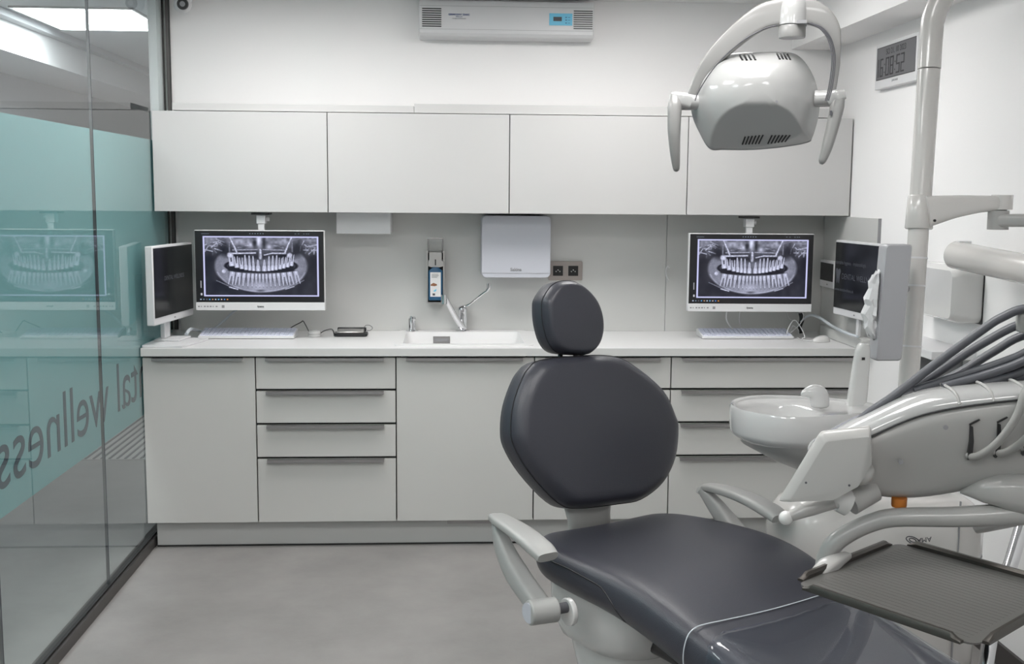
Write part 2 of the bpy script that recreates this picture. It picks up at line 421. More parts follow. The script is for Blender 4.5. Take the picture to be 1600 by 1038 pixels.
# wall cabinets
UZ0, UZ1, UY = 1.4595, 1.9025, 0.2695
ux = [-0.0, 0.7675, 1.5769, 2.3847, 3.130]
ul = ['wall cabinet at the left end, touching the glass wall', 'wall cabinet above the soap dispenser, second from the glass wall',
      'wall cabinet above the power sockets, third from the glass wall', 'wall cabinet at the right end, partly behind the dental lamp']
ux[4] = 3.140
for i in range(4):
    x0, x1 = ux[i] + (0.003 if i == 0 else 0), ux[i + 1]
    t = thing('wall_cabinet', ul[i], 'cabinet', (x0, 0, UZ0)); w = x1 - x0
    obj('carcass', MB().box(0.001, w - 0.001, UY + 0.020, 0.5995 if False else 0.587, 0.004, UZ1 - UZ0 - 0.004), 'plinth', t)
    obj('gap_shade_sheet', MB().box(0.0005, w - 0.0005, UY + 0.0195, UY + 0.0199, 0.003, UZ1 - UZ0 - 0.003), 'carcass', t)  # thin black sheet standing in for the shade between the doors
    front('door', 0, w, 0, UZ1 - UZ0, t, 'upper', UY, 0.019, 0.002)
b1 = obj('top_board', MB().box(0.09, 1.15, 0.29, 0.58, 1.905, 1.935), 'upper'); tag(b1, 'long white board lying on top of the two left wall cabinets', 'board')
b2 = obj('top_board', MB().box(1.152, 3.03, 0.29, 0.58, 1.905, 1.945), 'upper'); tag(b2, 'longer white board lying on top of the right wall cabinets', 'board')
bk = obj('wall_bracket', MB().box(3.065, 3.083, 0.4, 0.44, 1.899, 1.93), 'midgrey'); tag(bk, 'tiny grey bracket on the top right end of the wall cabinets', 'bracket')
lp = obj('paper_panel', MB().box(0.79, 1.038, 0.40, 0.587, 1.362, 1.462), 'matte_white', bevel=0.002); tag(lp, 'small white box fixed under the second wall cabinet', 'box')

# =================================================================== SINK, TAP, DISPENSERS
sk = thing('kitchen_sink', 'white rectangular inset sink in the worktop', 'sink', (0, 0, 0))
m = MB()
o_ = rrect(1.068, 1.678, 0.045, 0.580, 0.03, 4); i_ = rrect(1.105, 1.640, 0.088, 0.512, 0.02, 4); b_ = rrect(1.13, 1.615, 0.11, 0.49, 0.04, 4)
m.loft([[(x, y, 0.8892) for x, y in o_], [(x, y, 0.894) for x, y in o_], [(x, y, 0.894) for x, y in i_], [(x, y, 0.775) for x, y in b_], [(x, y, 0.768) for x, y in rrect(1.2, 1.5, 0.2, 0.4, 0.04, 4)]], cap=False)
k = len(o_); m.f.append(tuple(range(4 * k, 5 * k)))
obj('basin', m, 'worktop', sk, angle=30)
obj('overflow', MB().box(1.232, 1.312, 0.500, 0.508, 0.840, 0.873), 'handle', sk)
obj('overflow_slot', MB().box(1.240, 1.304, 0.498, 0.501, 0.850, 0.864), 'midgrey', sk)
tp = thing('mixer_tap', 'chrome medical mixer tap with long elbow lever behind the sink', 'tap', (1.372, 0.548, 0.894))
obj('tap_body', MB().lathe([(0.034, 0), (0.034, 0.004), (0.023, 0.008), (0.022, 0.095), (0.024, 0.100), (0.022, 0.113), (0.012, 0.123), (0.002, 0.126)], n=28), 'chrome', tp)
sp_ = obj('spout', MB().tube([(0, -0.01, 0.018), (-0.03, -0.05, 0.065), (-0.08, -0.12, 0.165), (-0.086, -0.127, 0.172)], [0.017, 0.014, 0.012, 0.012], 16), 'chrome', tp)
obj('spout_head', MB().cyl((-0.088, -0.125, 0.185), (-0.088, -0.130, 0.142), 0.014, 0.015), 'chrome', sp_)
lv = obj('elbow_lever', MB().tube([(0.0, 0, 0.118), (0.03, -0.02, 0.128), (0.08, -0.05, 0.172), (0.115, -0.07, 0.200)], 0.0048, 10), 'chrome', tp)
obj('lever_end', MB().tube([(0.112, -0.068, 0.196), (0.122, -0.072, 0.212), (0.122, -0.072, 0.235)], [0.007, 0.009, 0.011], 12), 'chrome', lv)
pm = thing('soap_pump', 'small chrome soap pump set in the worktop beside the sink', 'soap pump', (1.13, 0.54, 0.894))
obj('pump_body', MB().lathe([(0.030, 0), (0.030, 0.004), (0.018, 0.007), (0.017, 0.062), (0.010, 0.064), (0.010, 0.072), (0.003, 0.073)], n=24), 'chrome', pm)
obj('pump_spout', MB().tube([(0, 0, 0.066), (0.012, -0.03, 0.070), (0.014, -0.05, 0.060)], 0.005, 8), 'chrome', pm)
sd = thing('soap_dispenser', 'wall-mounted disinfectant dispenser with blue bottle and elbow lever', 'soap dispenser', (1.243, 0.588, 1.0))
obj('back_plate', MB().box(-0.043, 0.043, -0.012, -0.001, 0.035, 0.275), 'black', sd, bevel=0.001)
obj('side_bracket', MB().box(-0.043, -0.036, -0.075, -0.001, 0.035, 0.28).box(0.036, 0.043, -0.075, -0.001, 0.035, 0.28), 'steel', sd)
obj('bottom_bracket', MB().box(-0.043, 0.043, -0.075, -0.001, 0.030, 0.036), 'steel', sd)
obj('pump_head', MB().prism([(-0.036, 0.208), (-0.036, 0.232), (-0.030, 0.236), (-0.030, 0.275), (0.030, 0.275), (0.030, 0.236), (0.040, 0.232), (0.040, 0.208), (0.02, 0.203), (-0.02, 0.203)], lambda x, z: (x, -0.085, z), lambda x, z: (x, -0.02, z)), 'steel', sd, bevel=0.003)
obj('pump_slot', MB().box(-0.003, 0.003, -0.087, -0.084, 0.212, 0.240), 'black', sd)
bt = obj('bottle', MB().loft([[(x, y, z) for x, y in rrect(-0.034 * s, 0.034 * s, -0.075, -0.020, 0.008, 3)] for z, s in ((0.045, 0.95), (0.05, 1), (0.185, 1), (0.196, 0.6), (0.205, 0.35))]), 'blue', sd)
obj('bottle_label', MB().box(-0.025, 0.025, -0.0765, -0.0752, 0.062, 0.178), 'worktop', bt)
obj('label_hand_print', MB().prism([(-0.023, 0.120), (-0.010, 0.128), (0.006, 0.122), (0.008, 0.116), (-0.004, 0.112), (-0.023, 0.114)], lambda x, z: (x, -0.0775, z), lambda x, z: (x, -0.0764, z)), 'brown', bt)
obj('label_logo', MB().prism([(-0.012, 0.088), (0.004, 0.100), (0.004, 0.091), (-0.002, 0.086)], lambda x, z: (x, -0.0775, z), lambda x, z: (x, -0.0764, z)), 'cyan', bt)
lt = MB()
for zz, w in ((0.168, 0.03), (0.163, 0.034), (0.158, 0.030), (0.153, 0.026)): lt.box(-0.018, -0.018 + w, -0.0773, -0.0764, zz, zz + 0.0015)
obj('label_print', lt, 'ink', bt)
obj('label_mark', MB().box(-0.014, -0.002, -0.0773, -0.0764, 0.068, 0.078), 'ink', bt)
obj('elbow_bar', MB().tube([(-0.034, -0.06, 0.27), (-0.034, -0.075, 0.330), (-0.028, -0.078, 0.338), (0.028, -0.078, 0.338), (0.034, -0.075, 0.330), (0.034, -0.06, 0.27)], 0.0035, 8), 'handle', sd)

pd = thing('towel_dispenser', 'white wall-mounted paper towel dispenser between soap dispenser and sockets', 'towel dispenser', (1.62, 0.588, 1.16))
rr = rrect(-0.162, 0.162, 0.0, 0.290, 0.022, 6)
obj('cover', MB().loft([[(x, -0.001, z) for x, z in rr], [(x, -0.15, z) for x, z in rr], [(x * 0.985, -0.168, 0.145 + (z - 0.145) * 0.985) for x, z in rr]]), 'bluish_white', pd, angle=50)
obj('cover_joint', MB().box(-0.158, 0.158, -0.1695, -0.168, 0.021, 0.0225), 'midgrey', pd)
text('brand_text', 'Sakina', 0.021, 'midgrey', pd, (-0.001, -0.1685, 0.032), (1, 0, 0), (0, 0, 1), depth=0.001, align='CENTER', weight=0.0006)
sk2 = thing('power_socket', 'double power socket in a taupe frame beside the towel dispenser', 'socket', (1.868, 0.588, 1.183))
obj('frame', MB().loft([[(x, -0.0005, z) for x, z in rrect(-0.083, 0.083, -0.046, 0.046, 0.006, 3)], [(x, -0.010, z) for x, z in rrect(-0.083, 0.083, -0.046, 0.046, 0.006, 3)]]), 'socket', sk2, bevel=0.001)
for sx in (-0.036, 0.038):
    so = obj('socket_insert', MB().box(sx - 0.024, sx + 0.024, -0.012, -0.009, -0.024, 0.024), 'black', sk2)
    obj('socket_pin', MB().cyl((sx, -0.0125, 0.004), (sx, -0.015, 0.004), 0.003).cyl((sx - 0.009, -0.0118, -0.003), (sx - 0.009, -0.0125, -0.003), 0.003).cyl((sx + 0.009, -0.0118, -0.003), (sx + 0.009, -0.0125, -0.003), 0.003), 'steel', so)

# =================================================================== MONITORS
def lerp(a, b, t): return a + (b - a) * t
def xray_colours(W, H):
    ys, xs_ = np.mgrid[0:H, 0:W]
    X = xs_ / (W - 1); Y = ys / (H - 1); u = (X - 0.5) * 2; v = Y
    rng = np.random.RandomState(3)
    def noise(sc):
        g = rng.rand(int(H / sc) + 3, int(W / sc) + 3)
        yy = ys / sc; xx = xs_ / sc; y0 = yy.astype(int); x0 = xx.astype(int); fy = yy - y0; fx = xx - x0
        fy = fy * fy * (3 - 2 * fy); fx = fx * fx * (3 - 2 * fx)
        return (g[y0, x0] * (1 - fy) * (1 - fx) + g[y0 + 1, x0] * fy * (1 - fx) + g[y0, x0 + 1] * (1 - fy) * fx + g[y0 + 1, x0 + 1] * fy * fx)
    def sm(d, w): return np.clip(0.5 - d / w, 0, 1)
    N1 = noise(16); N2 = noise(7); N3 = noise(3)
    B = [0.06 + 0.09 * N1]
    def blob(cx, cy, rx, ry, a, p=2):
        B[0] = B[0] + a * np.exp(-(((X - cx) / rx) ** 2 + ((Y - cy) / ry) ** 2) ** (p / 2))
    def dark(cx, cy, rx, ry, a, p=2):
        B[0] = B[0] * (1 - a * np.exp(-(((X - cx) / rx) ** 2 + ((Y - cy) / ry) ** 2) ** (p / 2)))
    def line(x0, y0, x1, y1, w, a):
        dx, dy = x1 - x0, y1 - y0; L2 = dx * dx + dy * dy
        t = np.clip(((X - x0) * dx + (Y - y0) * dy) / L2, 0, 1)
        d = np.hypot((X - x0 - t * dx) * 1.75, Y - y0 - t * dy)
        B[0] = np.maximum(B[0], a * np.exp(-(d / w) ** 2) * (0.8 + 0.4 * N3))
    # facial bones above the palate
    B[0] = B[0] + np.clip(1.15 - v / 0.30, 0, 1) * (0.16 + 0.30 * N2)
    for s in (-1, 1):
        for k in range(16):
            cx = 0.5 + s * rng.uniform(0.34, 0.5); cy = rng.uniform(0.0, 0.22)
            line(cx, cy, cx + rng.uniform(-.09, .09), cy + rng.uniform(-.04, .10), rng.uniform(0.008, 0.016), rng.uniform(0.5, 0.85))
        dark(0.5 + s * 0.325, 0.20, 0.055, 0.15, 0.70)
        line(0.5 + s * 0.275, 0.0, 0.5 + s * 0.235, 0.16, 0.018, 0.8); line(0.5 + s * 0.235, 0.16, 0.5 + s * 0.215, 0.26, 0.020, 0.8)
        line(0.5 + s * 0.28, 0.02, 0.5 + s * 0.28, 0.24, 0.016, 0.45); line(0.5 + s * 0.20, 0.17, 0.5 + s * 0.12, 0.14, 0.030, 0.55)
        line(0.5 + s * 0.455, 0.12, 0.5 + s * 0.40, 0.26, 0.020, 0.40); line(0.5 + s * 0.43, 0.30, 0.5 + s * 0.43, 0.12, 0.02, 0.30)
        dark(0.5 + s * 0.47, 0.45, 0.035, 0.22, 0.55)
        blob(0.5 + s * 0.19, 0.07, 0.06, 0.05, 0.20)
    blob(0.485, 0.07, 0.022, 0.10, 0.55); blob(0.41, 0.13, 0.035, 0.05, 0.40); blob(0.575, 0.16, 0.035, 0.05, 0.42)
    dark(0.445, 0.10, 0.020, 0.09, 0.8); dark(0.53, 0.09, 0.016, 0.11, 0.8); dark(0.34, 0.16, 0.05, 0.02, 0.5); dark(0.66, 0.16, 0.05, 0.02, 0.5)
    # lower jaw
    e = np.hypot(u / 0.83, (v - 0.50) / 0.455)
    jaw = sm(e - 1.0, 0.06) * np.clip((v - (0.235 + 0.10 * np.clip((0.75 - np.abs(u)) * 3, 0, 1))) * 9, 0, 1)
    bone = 0.44 + 0.10 * N1 + 0.08 * N3 - 0.12 * np.clip((np.abs(u) - 0.55) * 3, 0, 1)
    B[0] = B[0] * (1 - jaw) + jaw * bone
    B[0] = B[0] + 0.16 * np.exp(-((e - 0.97) / 0.020) ** 2) * (v > 0.60)
    blob(0.49, 0.82, 0.06, 0.10, 0.16); dark(0.49, 0.925, 0.035, 0.02, 0.6)
    for s in (-1, 1): dark(0.5 + s * 0.24, 0.79, 0.10, 0.045, 0.35)
    # palate lines, sinuses
    dark(0.30, 0.315, 0.075, 0.026, 0.95, 4); dark(0.67, 0.315, 0.065, 0.024, 0.95, 4)
    line(0.25, 0.215, 0.47, 0.205, 0.014, 0.62); line(0.52, 0.205, 0.72, 0.215, 0.014, 0.62)
    line(0.24, 0.275, 0.45, 0.265, 0.016, 0.85); line(0.53, 0.30, 0.60, 0.268, 0.014, 0.8); line(0.60, 0.268, 0.72, 0.27, 0.016, 0.8)
    line(0.495, 0.21, 0.495, 0.27, 0.024, 0.85); line(0.495, 0.30, 0.495, 0.36, 0.030, 0.70)
    # the bite: a dark smile between the two rows
    def occl(q): return 0.600 - 0.23 * q * q
    hg = 0.012 + 0.13 * u * u
    gap = sm(np.abs(v - occl(u)) / hg - 1, 0.5) * sm(np.abs(u) - 0.60, 0.05)
    ring = sm(np.abs(np.hypot(u / 0.63, (v - 0.49) / 0.14) - 1) - 0.05, 0.06) * (np.abs(u) > 0.47) * (v < 0.60) * (v > 0.38)
    gap = np.maximum(gap, ring)
    B[0] = B[0] * (1 - gap) + 0.03 * gap
    band = sm(np.abs(v - occl(u) + 0.0) - 0.17, 0.10) * sm(np.abs(u) - 0.57, 0.08)
    B[0] = B[0] * (1 - 0.42 * band)
    def tooth(q, w, h, ang, up, molar, off=0.0, a=0.92):
        cx = 0.5 + q / 2; cy = occl(q) + (-1 if up else 1) * (0.012 + 0.10 * q * q + off)
        c, s = math.cos(ang), math.sin(ang)
        px = (X - cx) * 1.75; py = (Y - cy)
        tx = px * c + py * s; ty = (-px * s + py * c) * (-1 if up else 1)
        ch = 0.085 if molar else 0.10
        prof = 1.0 - 0.22 * np.clip((ty - ch * 0.6) / (ch * 0.5), 0, 1)
        cr = sm(np.abs(tx) / (w * prof) - 1, 0.35) * sm(-ty / 0.02, 1.0) * sm((ty - ch) / 0.02, 1.0)
        cr *= 0.88 + 0.12 * np.cos(tx / w * 4.5)
        if molar:
            r = np.zeros_like(tx)
            for k in (-0.5, 0.5):
                r = np.maximum(r, sm(np.abs(tx - k * w * (0.9 + 0.5 * ty / h)) / (w * 0.36 * np.clip(1.45 - ty / h, 0.15, 1)) - 1, 0.5))
        else:
            r = sm(np.abs(tx) / (w * 0.72 * np.clip(1.45 - ty / h, 0.15, 1)) - 1, 0.5)
        r = r * (ty > ch * 0.7) * sm((ty - h) / 0.03, 1.0) * 0.74
        val = np.maximum(cr * a, r) * (0.92 + 0.16 * N3)
        val = val * (1 - 0.22 * np.exp(-(tx / (w * 0.15)) ** 2) * (ty > ch * 0.5) * (ty < h * 0.85))
        m = np.clip(np.maximum(cr, r) * 1.6, 0, 1)
        B[0] = B[0] * (1 - m) + val * m
    for q, w in ((-0.52, .044), (-0.43, .036), (-0.345, .032), (-0.27, .030), (-0.20, .027), (-0.135, .026), (-0.055, .036), (0.055, .036), (0.135, .027), (0.20, .029), (0.265, .027), (0.335, .030), (0.40, .030), (0.47, .030), (0.54, .030)):
        tooth(q, w, 0.21 + (0.06 if 0.1 < abs(q) < 0.3 else 0), 0.22 * q, True, abs(q) > 0.31)
    for q, w in ((-0.51, .046), (-0.40, .044), (-0.305, .030), (-0.225, .028), (-0.155, .027), (-0.09, .022), (-0.03, .020), (0.03, .020), (0.09, .022), (0.155, .027), (0.225, .028), (0.30, .030), (0.395, .044), (0.50, .042), (0.61, .038)):
        tooth(q, w, 0.24, -0.35 * q, False, abs(q) > 0.34, 0.012, 0.86)
    for cx, cy, rx, ry in ((0.225, 0.305, 0.030, 0.055), (0.757, 0.305, 0.026, 0.050), (0.165, 0.585, 0.024, 0.050)):
        m = np.exp(-(((X - cx) / rx) ** 2 + ((Y - cy) / ry) ** 2) ** 2)
        B[0] = np.maximum(B[0], 0.82 * m * (0.85 + 0.3 * N3))
    line(0.215, 0.865, 0.285, 0.90, 0.014, 0.85); line(0.715, 0.895, 0.79, 0.85, 0.014, 0.75); line(0.10, 0.75, 0.25, 0.88, 0.012, 0.45); line(0.75, 0.88, 0.88, 0.74, 0.012, 0.45)
    g = np.clip(B[0], 0, 1) ** 1.9
    return np.dstack([g * 0.82, g * 0.85, np.clip(g * 1.08 + 0.008, 0, 1)])

def screen_image():
    W, H = 384, 214
    im = np.zeros((H, W, 3)) + np.array([0.004, 0.004, 0.005])
    x0, x1, y0, y1 = 20, 372, 13, 198
    im[y0:y1, x0:x1] = (0.55, 0.56, 0.85)
    im[y0 + 4:y1 - 4, x0 + 5:x1 - 5] = xray_colours(x1 - x0 - 10, y1 - y0 - 8)
    cols = [(0.5, 0.6, 0.8), (0.2, 0.3, 0.4), (0.15, 0.15, 0.2), (0.1, 0.4, 0.8), (0.6, 0.35, 0.2), (0.6, 0.7, 0.8), (0.2, 0.5, 0.9), (0.7, 0.6, 0.6), (0.1, 0.3, 0.8), (0.8, 0.3, 0.05)]
    for i, c in enumerate(cols):
        im[206:209, 8 + i * 9:12 + i * 9] = c
    for i in range(6): im[4:6, 162 + i * 8:165 + i * 8] = (0.3, 0.35, 0.45)
    im[5:7, 16:40] = (0.12, 0.14, 0.18)
    for q in (300, 310, 326, 334, 340): im[4:6, q:q + 4] = (0.15, 0.18, 0.22)
    im[150:172, 10:13] = (0.35, 0.35, 0.38); im[188:195, 10:15] = (0.5, 0.5, 0.55)
    return im[::-1]

def image_mesh(name, im, w, h):
    H, W, _ = im.shape
    vx = np.linspace(-w / 2, w / 2, W + 1); vz = np.linspace(-h / 2, h / 2, H + 1)
    verts = [(x, 0, z) for z in vz for x in vx]
    faces = [(j * (W + 1) + i, j * (W + 1) + i + 1, (j + 1) * (W + 1) + i + 1, (j + 1) * (W + 1) + i) for j in range(H) for i in range(W)]
    me = bpy.data.meshes.new(name); me.from_pydata(verts, [], faces)
    at = me.color_attributes.new('picture', 'FLOAT_COLOR', 'CORNER')
    c = np.ones((H * W, 4, 4), dtype=np.float32); c[:, :, :3] = im.reshape(-1, 1, 3)
    at.data.foreach_set('color', c.ravel())
    return me
sm_ = bpy.data.materials.new('lit_screen'); sm_.use_nodes = True
_b = sm_.node_tree.nodes['Principled BSDF']; _a = sm_.node_tree.nodes.new('ShaderNodeVertexColor'); _a.layer_name = 'picture'
_b.inputs['Base Color'].default_value = (0.005, 0.005, 0.006, 1); _b.inputs['Roughness'].default_value = 0.3
sm_.node_tree.links.new(_a.outputs['Color'], _b.inputs['Emission Color']); _b.inputs['Emission Strength'].default_value = 0.60
screen_me = image_mesh('screen', screen_image(), 0.556, 0.311); screen_me.materials.append(sm_)

def wall_monitor(x, yaw, label, ztop):
    t = thing('monitor', label, 'monitor', (x, 0.262, 1.0), yaw, 'wall-mounted monitors showing x-rays')
    obj('housing', MB().box(-0.287, 0.287, 0.0, 0.035, 0.021, 0.380), 'matte_white', t, bevel=0.003)
    ch = obj('chin', MB().box(-0.286, 0.286, -0.004, 0.0, 0.022, 0.058), 'matte_white', t, bevel=0.001)
    text('brand_text', 'iiyama', 0.012, 'ink', ch, (0, -0.0045, 0.036), (1, 0, 0), (0, 0, 1), align='CENTER', weight=0.0003)
    mk = MB()
    for i, w in enumerate((8, 4, 8, 8, 8, 4, 8)): mk.box(-0.277 + i * 0.013, -0.277 + i * 0.013 + w * 0.001, -0.0048, -0.004, 0.036, 0.042)
    mk.box(-0.172, -0.160, -0.0048, -0.004, 0.033, 0.045)
    obj('chin_print', mk, 'midgrey', ch)
    obj('bezel', MB().box(-0.284, 0.284, -0.003, 0.0, 0.058, 0.377), 'black', t)
    o = bpy.data.objects.new('screen', screen_me); COL.objects.link(o); o.parent = t; o.location = (0, -0.0035, 0.217)
    arm = obj('mount_arm', MB().box(-0.014, 0.014, 0.05, 0.075, 0.20, 0.425).box(-0.05, 0.05, 0.035, 0.05, 0.15, 0.25), 'matte_white', t, bevel=0.002)
    obj('mount_head', MB().box(-0.020, 0.020, 0.045, 0.095, 0.408, 0.448).cyl((0.02, 0.07, 0.428), (0.034, 0.07, 0.428), 0.009), 'matte_white', arm, bevel=0.002)
    obj('mount_plate', MB().box(-0.04, 0.04, 0.03, 0.11, 0.4485, 0.4575), 'black', arm)
    return t
wall_monitor(0.463, 0.0, 'lit monitor showing a dental x-ray under the leftmost wall cabinet', 1.38)
t = wall_monitor(2.689, -0.03, 'lit monitor showing a dental x-ray at the right end of the worktop', 1.38)
t.location.z = 0.998

def stand_monitor(loc, yaw, label, w, h, stand=True):
    t = thing('monitor', label, 'monitor', loc, yaw, None)
    z0 = 0.085
    obj('housing', MB().box(-w / 2, w / 2, -0.012, 0.022, z0, z0 + h), 'matte_white', t, bevel=0.004)
    obj('screen', MB().box(-w / 2 + 0.007, w / 2 - 0.007, -0.0145, -0.012, z0 + 0.032, z0 + h - 0.009), 'screen_off', t)
    if stand:
        obj('stand_column', MB().box(-0.03, 0.03, 0.022, 0.045, 0.008, z0 + h * 0.6), 'matte_white', t, bevel=0.004)
        obj('stand_base', MB().box(-0.07, 0.07, -0.055, 0.055, 0.0, 0.008), 'matte_white', t, bevel=0.002)
    else:
        obj('stand_column', MB().box(-0.012, 0.012, 0.004, 0.018, 0.005, z0 + 0.01), 'matte_white', t, bevel=0.002)
        obj('wall_bracket', MB().box(-0.04, 0.04, 0.022, 0.045, z0 + 0.1, z0 + 0.2), 'midgrey', t, bevel=0.002)
    obj('chin_mark', MB().box(-0.006, 0.006, -0.0135, -0.0118, z0 + 0.012, z0 + 0.018), 'midgrey', t)
    return t
lm = stand_monitor((0.088, 0.19, 0.8995), math.radians(82), 'dark white-framed monitor on a stand beside the glass wall', 0.45, 0.335)
lt1 = text('screen_text', 'DENTAL WELLNESS', 0.026, 'dimtext', lm, (0.0, -0.0152, 0.27), (1, 0, 0), (0, 0, 1), depth=0.0002, align='CENTER')
bp = obj('base_plate', MB().prism([(0.004, 0.0), (0.175, -0.016), (0.232, 0.24), (0.01, 0.27)], lambda x, y: (x, y, 0.8895), lambda x, y: (x, y, 0.8990)), 'matte_white', bevel=0.001)
tag(bp, 'flat white board under the monitor stand at the glass wall', 'board')
rm = stand_monitor((3.084, -0.03, 0.9350), math.radians(-85), 'dark monitor reading DENTAL WELLNESS on the worktop corner by the side wall', 0.43, 0.335, False)
for body, size, zz, xx in (('dentalna hygiena - implantologia', 0.023, 0.315, -0.200), ('DENTAL WELLNESS', 0.036, 0.250, -0.135), ('www.dentalwellness.sk', 0.020, 0.195, -0.198)):
    text('screen_text', body, size, 'dimtext', rm, (xx, -0.0150, zz), (1, 0, 0), (0, 0, 1), depth=0.0002)
tooth_o = smooth2d([((x_ + 0.121) * 1.9 - 0.172, (z_ - 0.265) * 1.2 + 0.262) for x_, z_ in [(-0.134, 0.285), (-0.128, 0.292), (-0.121, 0.286), (-0.114, 0.292), (-0.108, 0.283), (-0.112, 0.262), (-0.114, 0.238), (-0.118, 0.240), (-0.121, 0.258), (-0.124, 0.240), (-0.128, 0.238), (-0.130, 0.262)]], 3)
obj('tooth_logo', MB().prism(tooth_o, lambda x, z: (x, -0.0152, z), lambda x, z: (x, -0.0146, z)), 'dimtext', rm)
bx = obj('cable_box', MB().box(3.085, 3.1325, -0.10, 0.45, 0.8895, 0.939), 'splash', bevel=0.004); tag(bx, 'low grey box along the side wall under the corner monitor', 'box')

# intercom
ic = thing('intercom_panel', 'small white intercom with black display on the side splashback', 'intercom', (XR - 0.0135, 0.485, 1.115))
obj('plate', MB().box(-0.012, 0.0, -0.095, 0.095, 0.0, 0.130), 'matte_white', ic, bevel=0.002)
obj('display', MB().box(-0.0135, -0.012, -0.09, 0.088, 0.032, 0.117), 'screen_off', ic)
obj('button', MB().box(-0.0132, -0.012, -0.02, -0.005, 0.012, 0.018), 'midgrey', ic)

# keyboards, mouse, puck, phone
def keyboard(loc, yaw, label):
    t = thing('keyboard', label, 'keyboard', loc, yaw, 'white backlit keyboards on the worktop')
    obj('tray', MB().prism([(-0.215, -0.065), (0.215, -0.065), (0.215, 0.065), (-0.215, 0.065)], lambda x, y: (x, y, 0.0015), lambda x, y: (x, y, 0.012 + (y + 0.065) * 0.17)), 'matte_white', t, bevel=0.002)
    k = MB()
    for r in range(6):
        n = 21; y0 = -0.056 + r * 0.019
        z = 0.012 + (y0 + 0.07) * 0.17
        for c in range(n):
            if r == 0 and 4 < c < 9: continue
            x = -0.208 + c * 0.0199
            if c in (15, 18): x += 0.001
            k.box(x, x + 0.0165, y0, y0 + 0.0155, z, z + 0.006)
        if r == 0: k.box(-0.108, -0.027, y0, y0 + 0.0155, z, z + 0.006)
    obj('keys', k, 'keys', t, smooth=False, kind='stuff')
    obj('key_glow', MB().prism([(-0.209, -0.058), (0.209, -0.058), (0.209, 0.058), (-0.209, 0.058)], lambda x, y: (x, y, 0.0121 + (y + 0.065) * 0.17), lambda x, y: (x, y, 0.0128 + (y + 0.065) * 0.17)), 'ledkey', t)
    return t
keyboard((0.392, 0.345, 0.8895), -0.01, 'white backlit keyboard below the left x-ray screen')
keyboard((2.693, 0.345, 0.8895), 0.0, 'white backlit keyboard below the right x-ray screen')
ex = obj('dock_bar', MB().box(2.50, 2.66, 0.47, 0.52, 0.8895, 0.912), 'matte_white', bevel=0.006); tag(ex, 'white bar-shaped adapter lying behind the right keyboard', 'adapter')

ms = thing('computer_mouse', 'white computer mouse at the right end of the worktop', 'mouse', (3.085 - 0.03, 0.20, 0.8893), 0.3)
ms.location = (3.005, 0.19, 0.8893); ms.scale = (0.86, 0.9, 0.86)
m = MB(); rings = []
for i in range(9):
    q = math.pi / 2 * i / 8
    rings.append([(0.052 * math.cos(q) * math.cos(a), 0.030 * math.cos(q) * math.sin(a) * (1 + 0.15 * math.cos(a)), 0.001 + 0.032 * math.sin(q) ** 0.8 * (1 + 0.25 * math.cos(a) * math.cos(q))) for a in [2 * math.pi * j / 24 for j in range(24)]])
m.loft(rings); obj('shell', m, 'white', ms, angle=60)
obj('mouse_cable', MB().tube([(-0.05, 0.0, 0.01), (-0.07, 0.03, 0.004), (-0.06, 0.10, 0.004), (-0.03, 0.16, 0.004)], 0.0017, 8), 'cable_white', ms)

pk = thing('cable_puck', 'round white puck on the worktop between keyboard and phone', 'puck', (0.688, 0.37, 0.8893))
obj('puck_body', MB().lathe([(0.028, 0), (0.030, 0.003), (0.030, 0.012), (0.029, 0.013)], n=32), 'white', pk)
obj('puck_cap', MB().lathe([(0.0295, 0.014), (0.029, 0.022), (0.024, 0.028), (0.010, 0.031), (0.001, 0.0312)], n=32), 'white', pk)
cb = obj('black_cable', MB().tube([(0.665, 0.375, 0.905), (0.645, 0.39, 0.940), (0.632, 0.40, 0.958), (0.620, 0.41, 0.950), (0.575, 0.43, 0.925), (0.535, 0.46, 0.8925), (0.50, 0.52, 0.892)], 0.0022, 8), 'black')
tag(cb, 'thin black cable arching from the white puck behind the left keyboard', 'cable')
cb = obj('black_cable', MB().tube([(0.712, 0.365, 0.903), (0.735, 0.36, 0.918), (0.765, 0.36, 0.925), (0.775, 0.36, 0.915), (0.778, 0.37, 0.900), (0.79, 0.375, 0.895)], 0.0022, 8), 'black')
tag(cb, 'short black cable looping from the white puck to the phone', 'cable')
ph = thing('telephone', 'flat black charging tray with a phone lying on the worktop', 'phone', (0.852, 0.40, 0.8893))
obj('cradle', MB().loft([[(x, y, z) for x, y in rrect(-0.078 * s, 0.078 * s, -0.045 * s, 0.055 * s, 0.02, 4)] for z, s in ((0, 0.96), (0.004, 1.0), (0.014, 0.98), (0.015, 0.9))]), 'black', ph)
obj('handset', MB().prism([(-0.062, -0.030), (0.060, -0.030), (0.060, 0.045), (-0.062, 0.045)], lambda x, y: (x, y, 0.0155), lambda x, y: (x, y, 0.022 + (y + 0.03) * 0.12)), 'steel', ph, bevel=0.003)
obj('handset_top', MB().box(-0.066, 0.068, 0.035, 0.055, 0.0155, 0.034), 'black', ph, bevel=0.004)
obj('loop_cable', MB().tube([(0.055, 0.05, 0.028), (0.065, 0.055, 0.042), (0.085, 0.05, 0.042), (0.097, 0.045, 0.030), (0.085, 0.04, 0.02), (0.07, 0.04, 0.02)], 0.0013, 8), 'ink', ph)

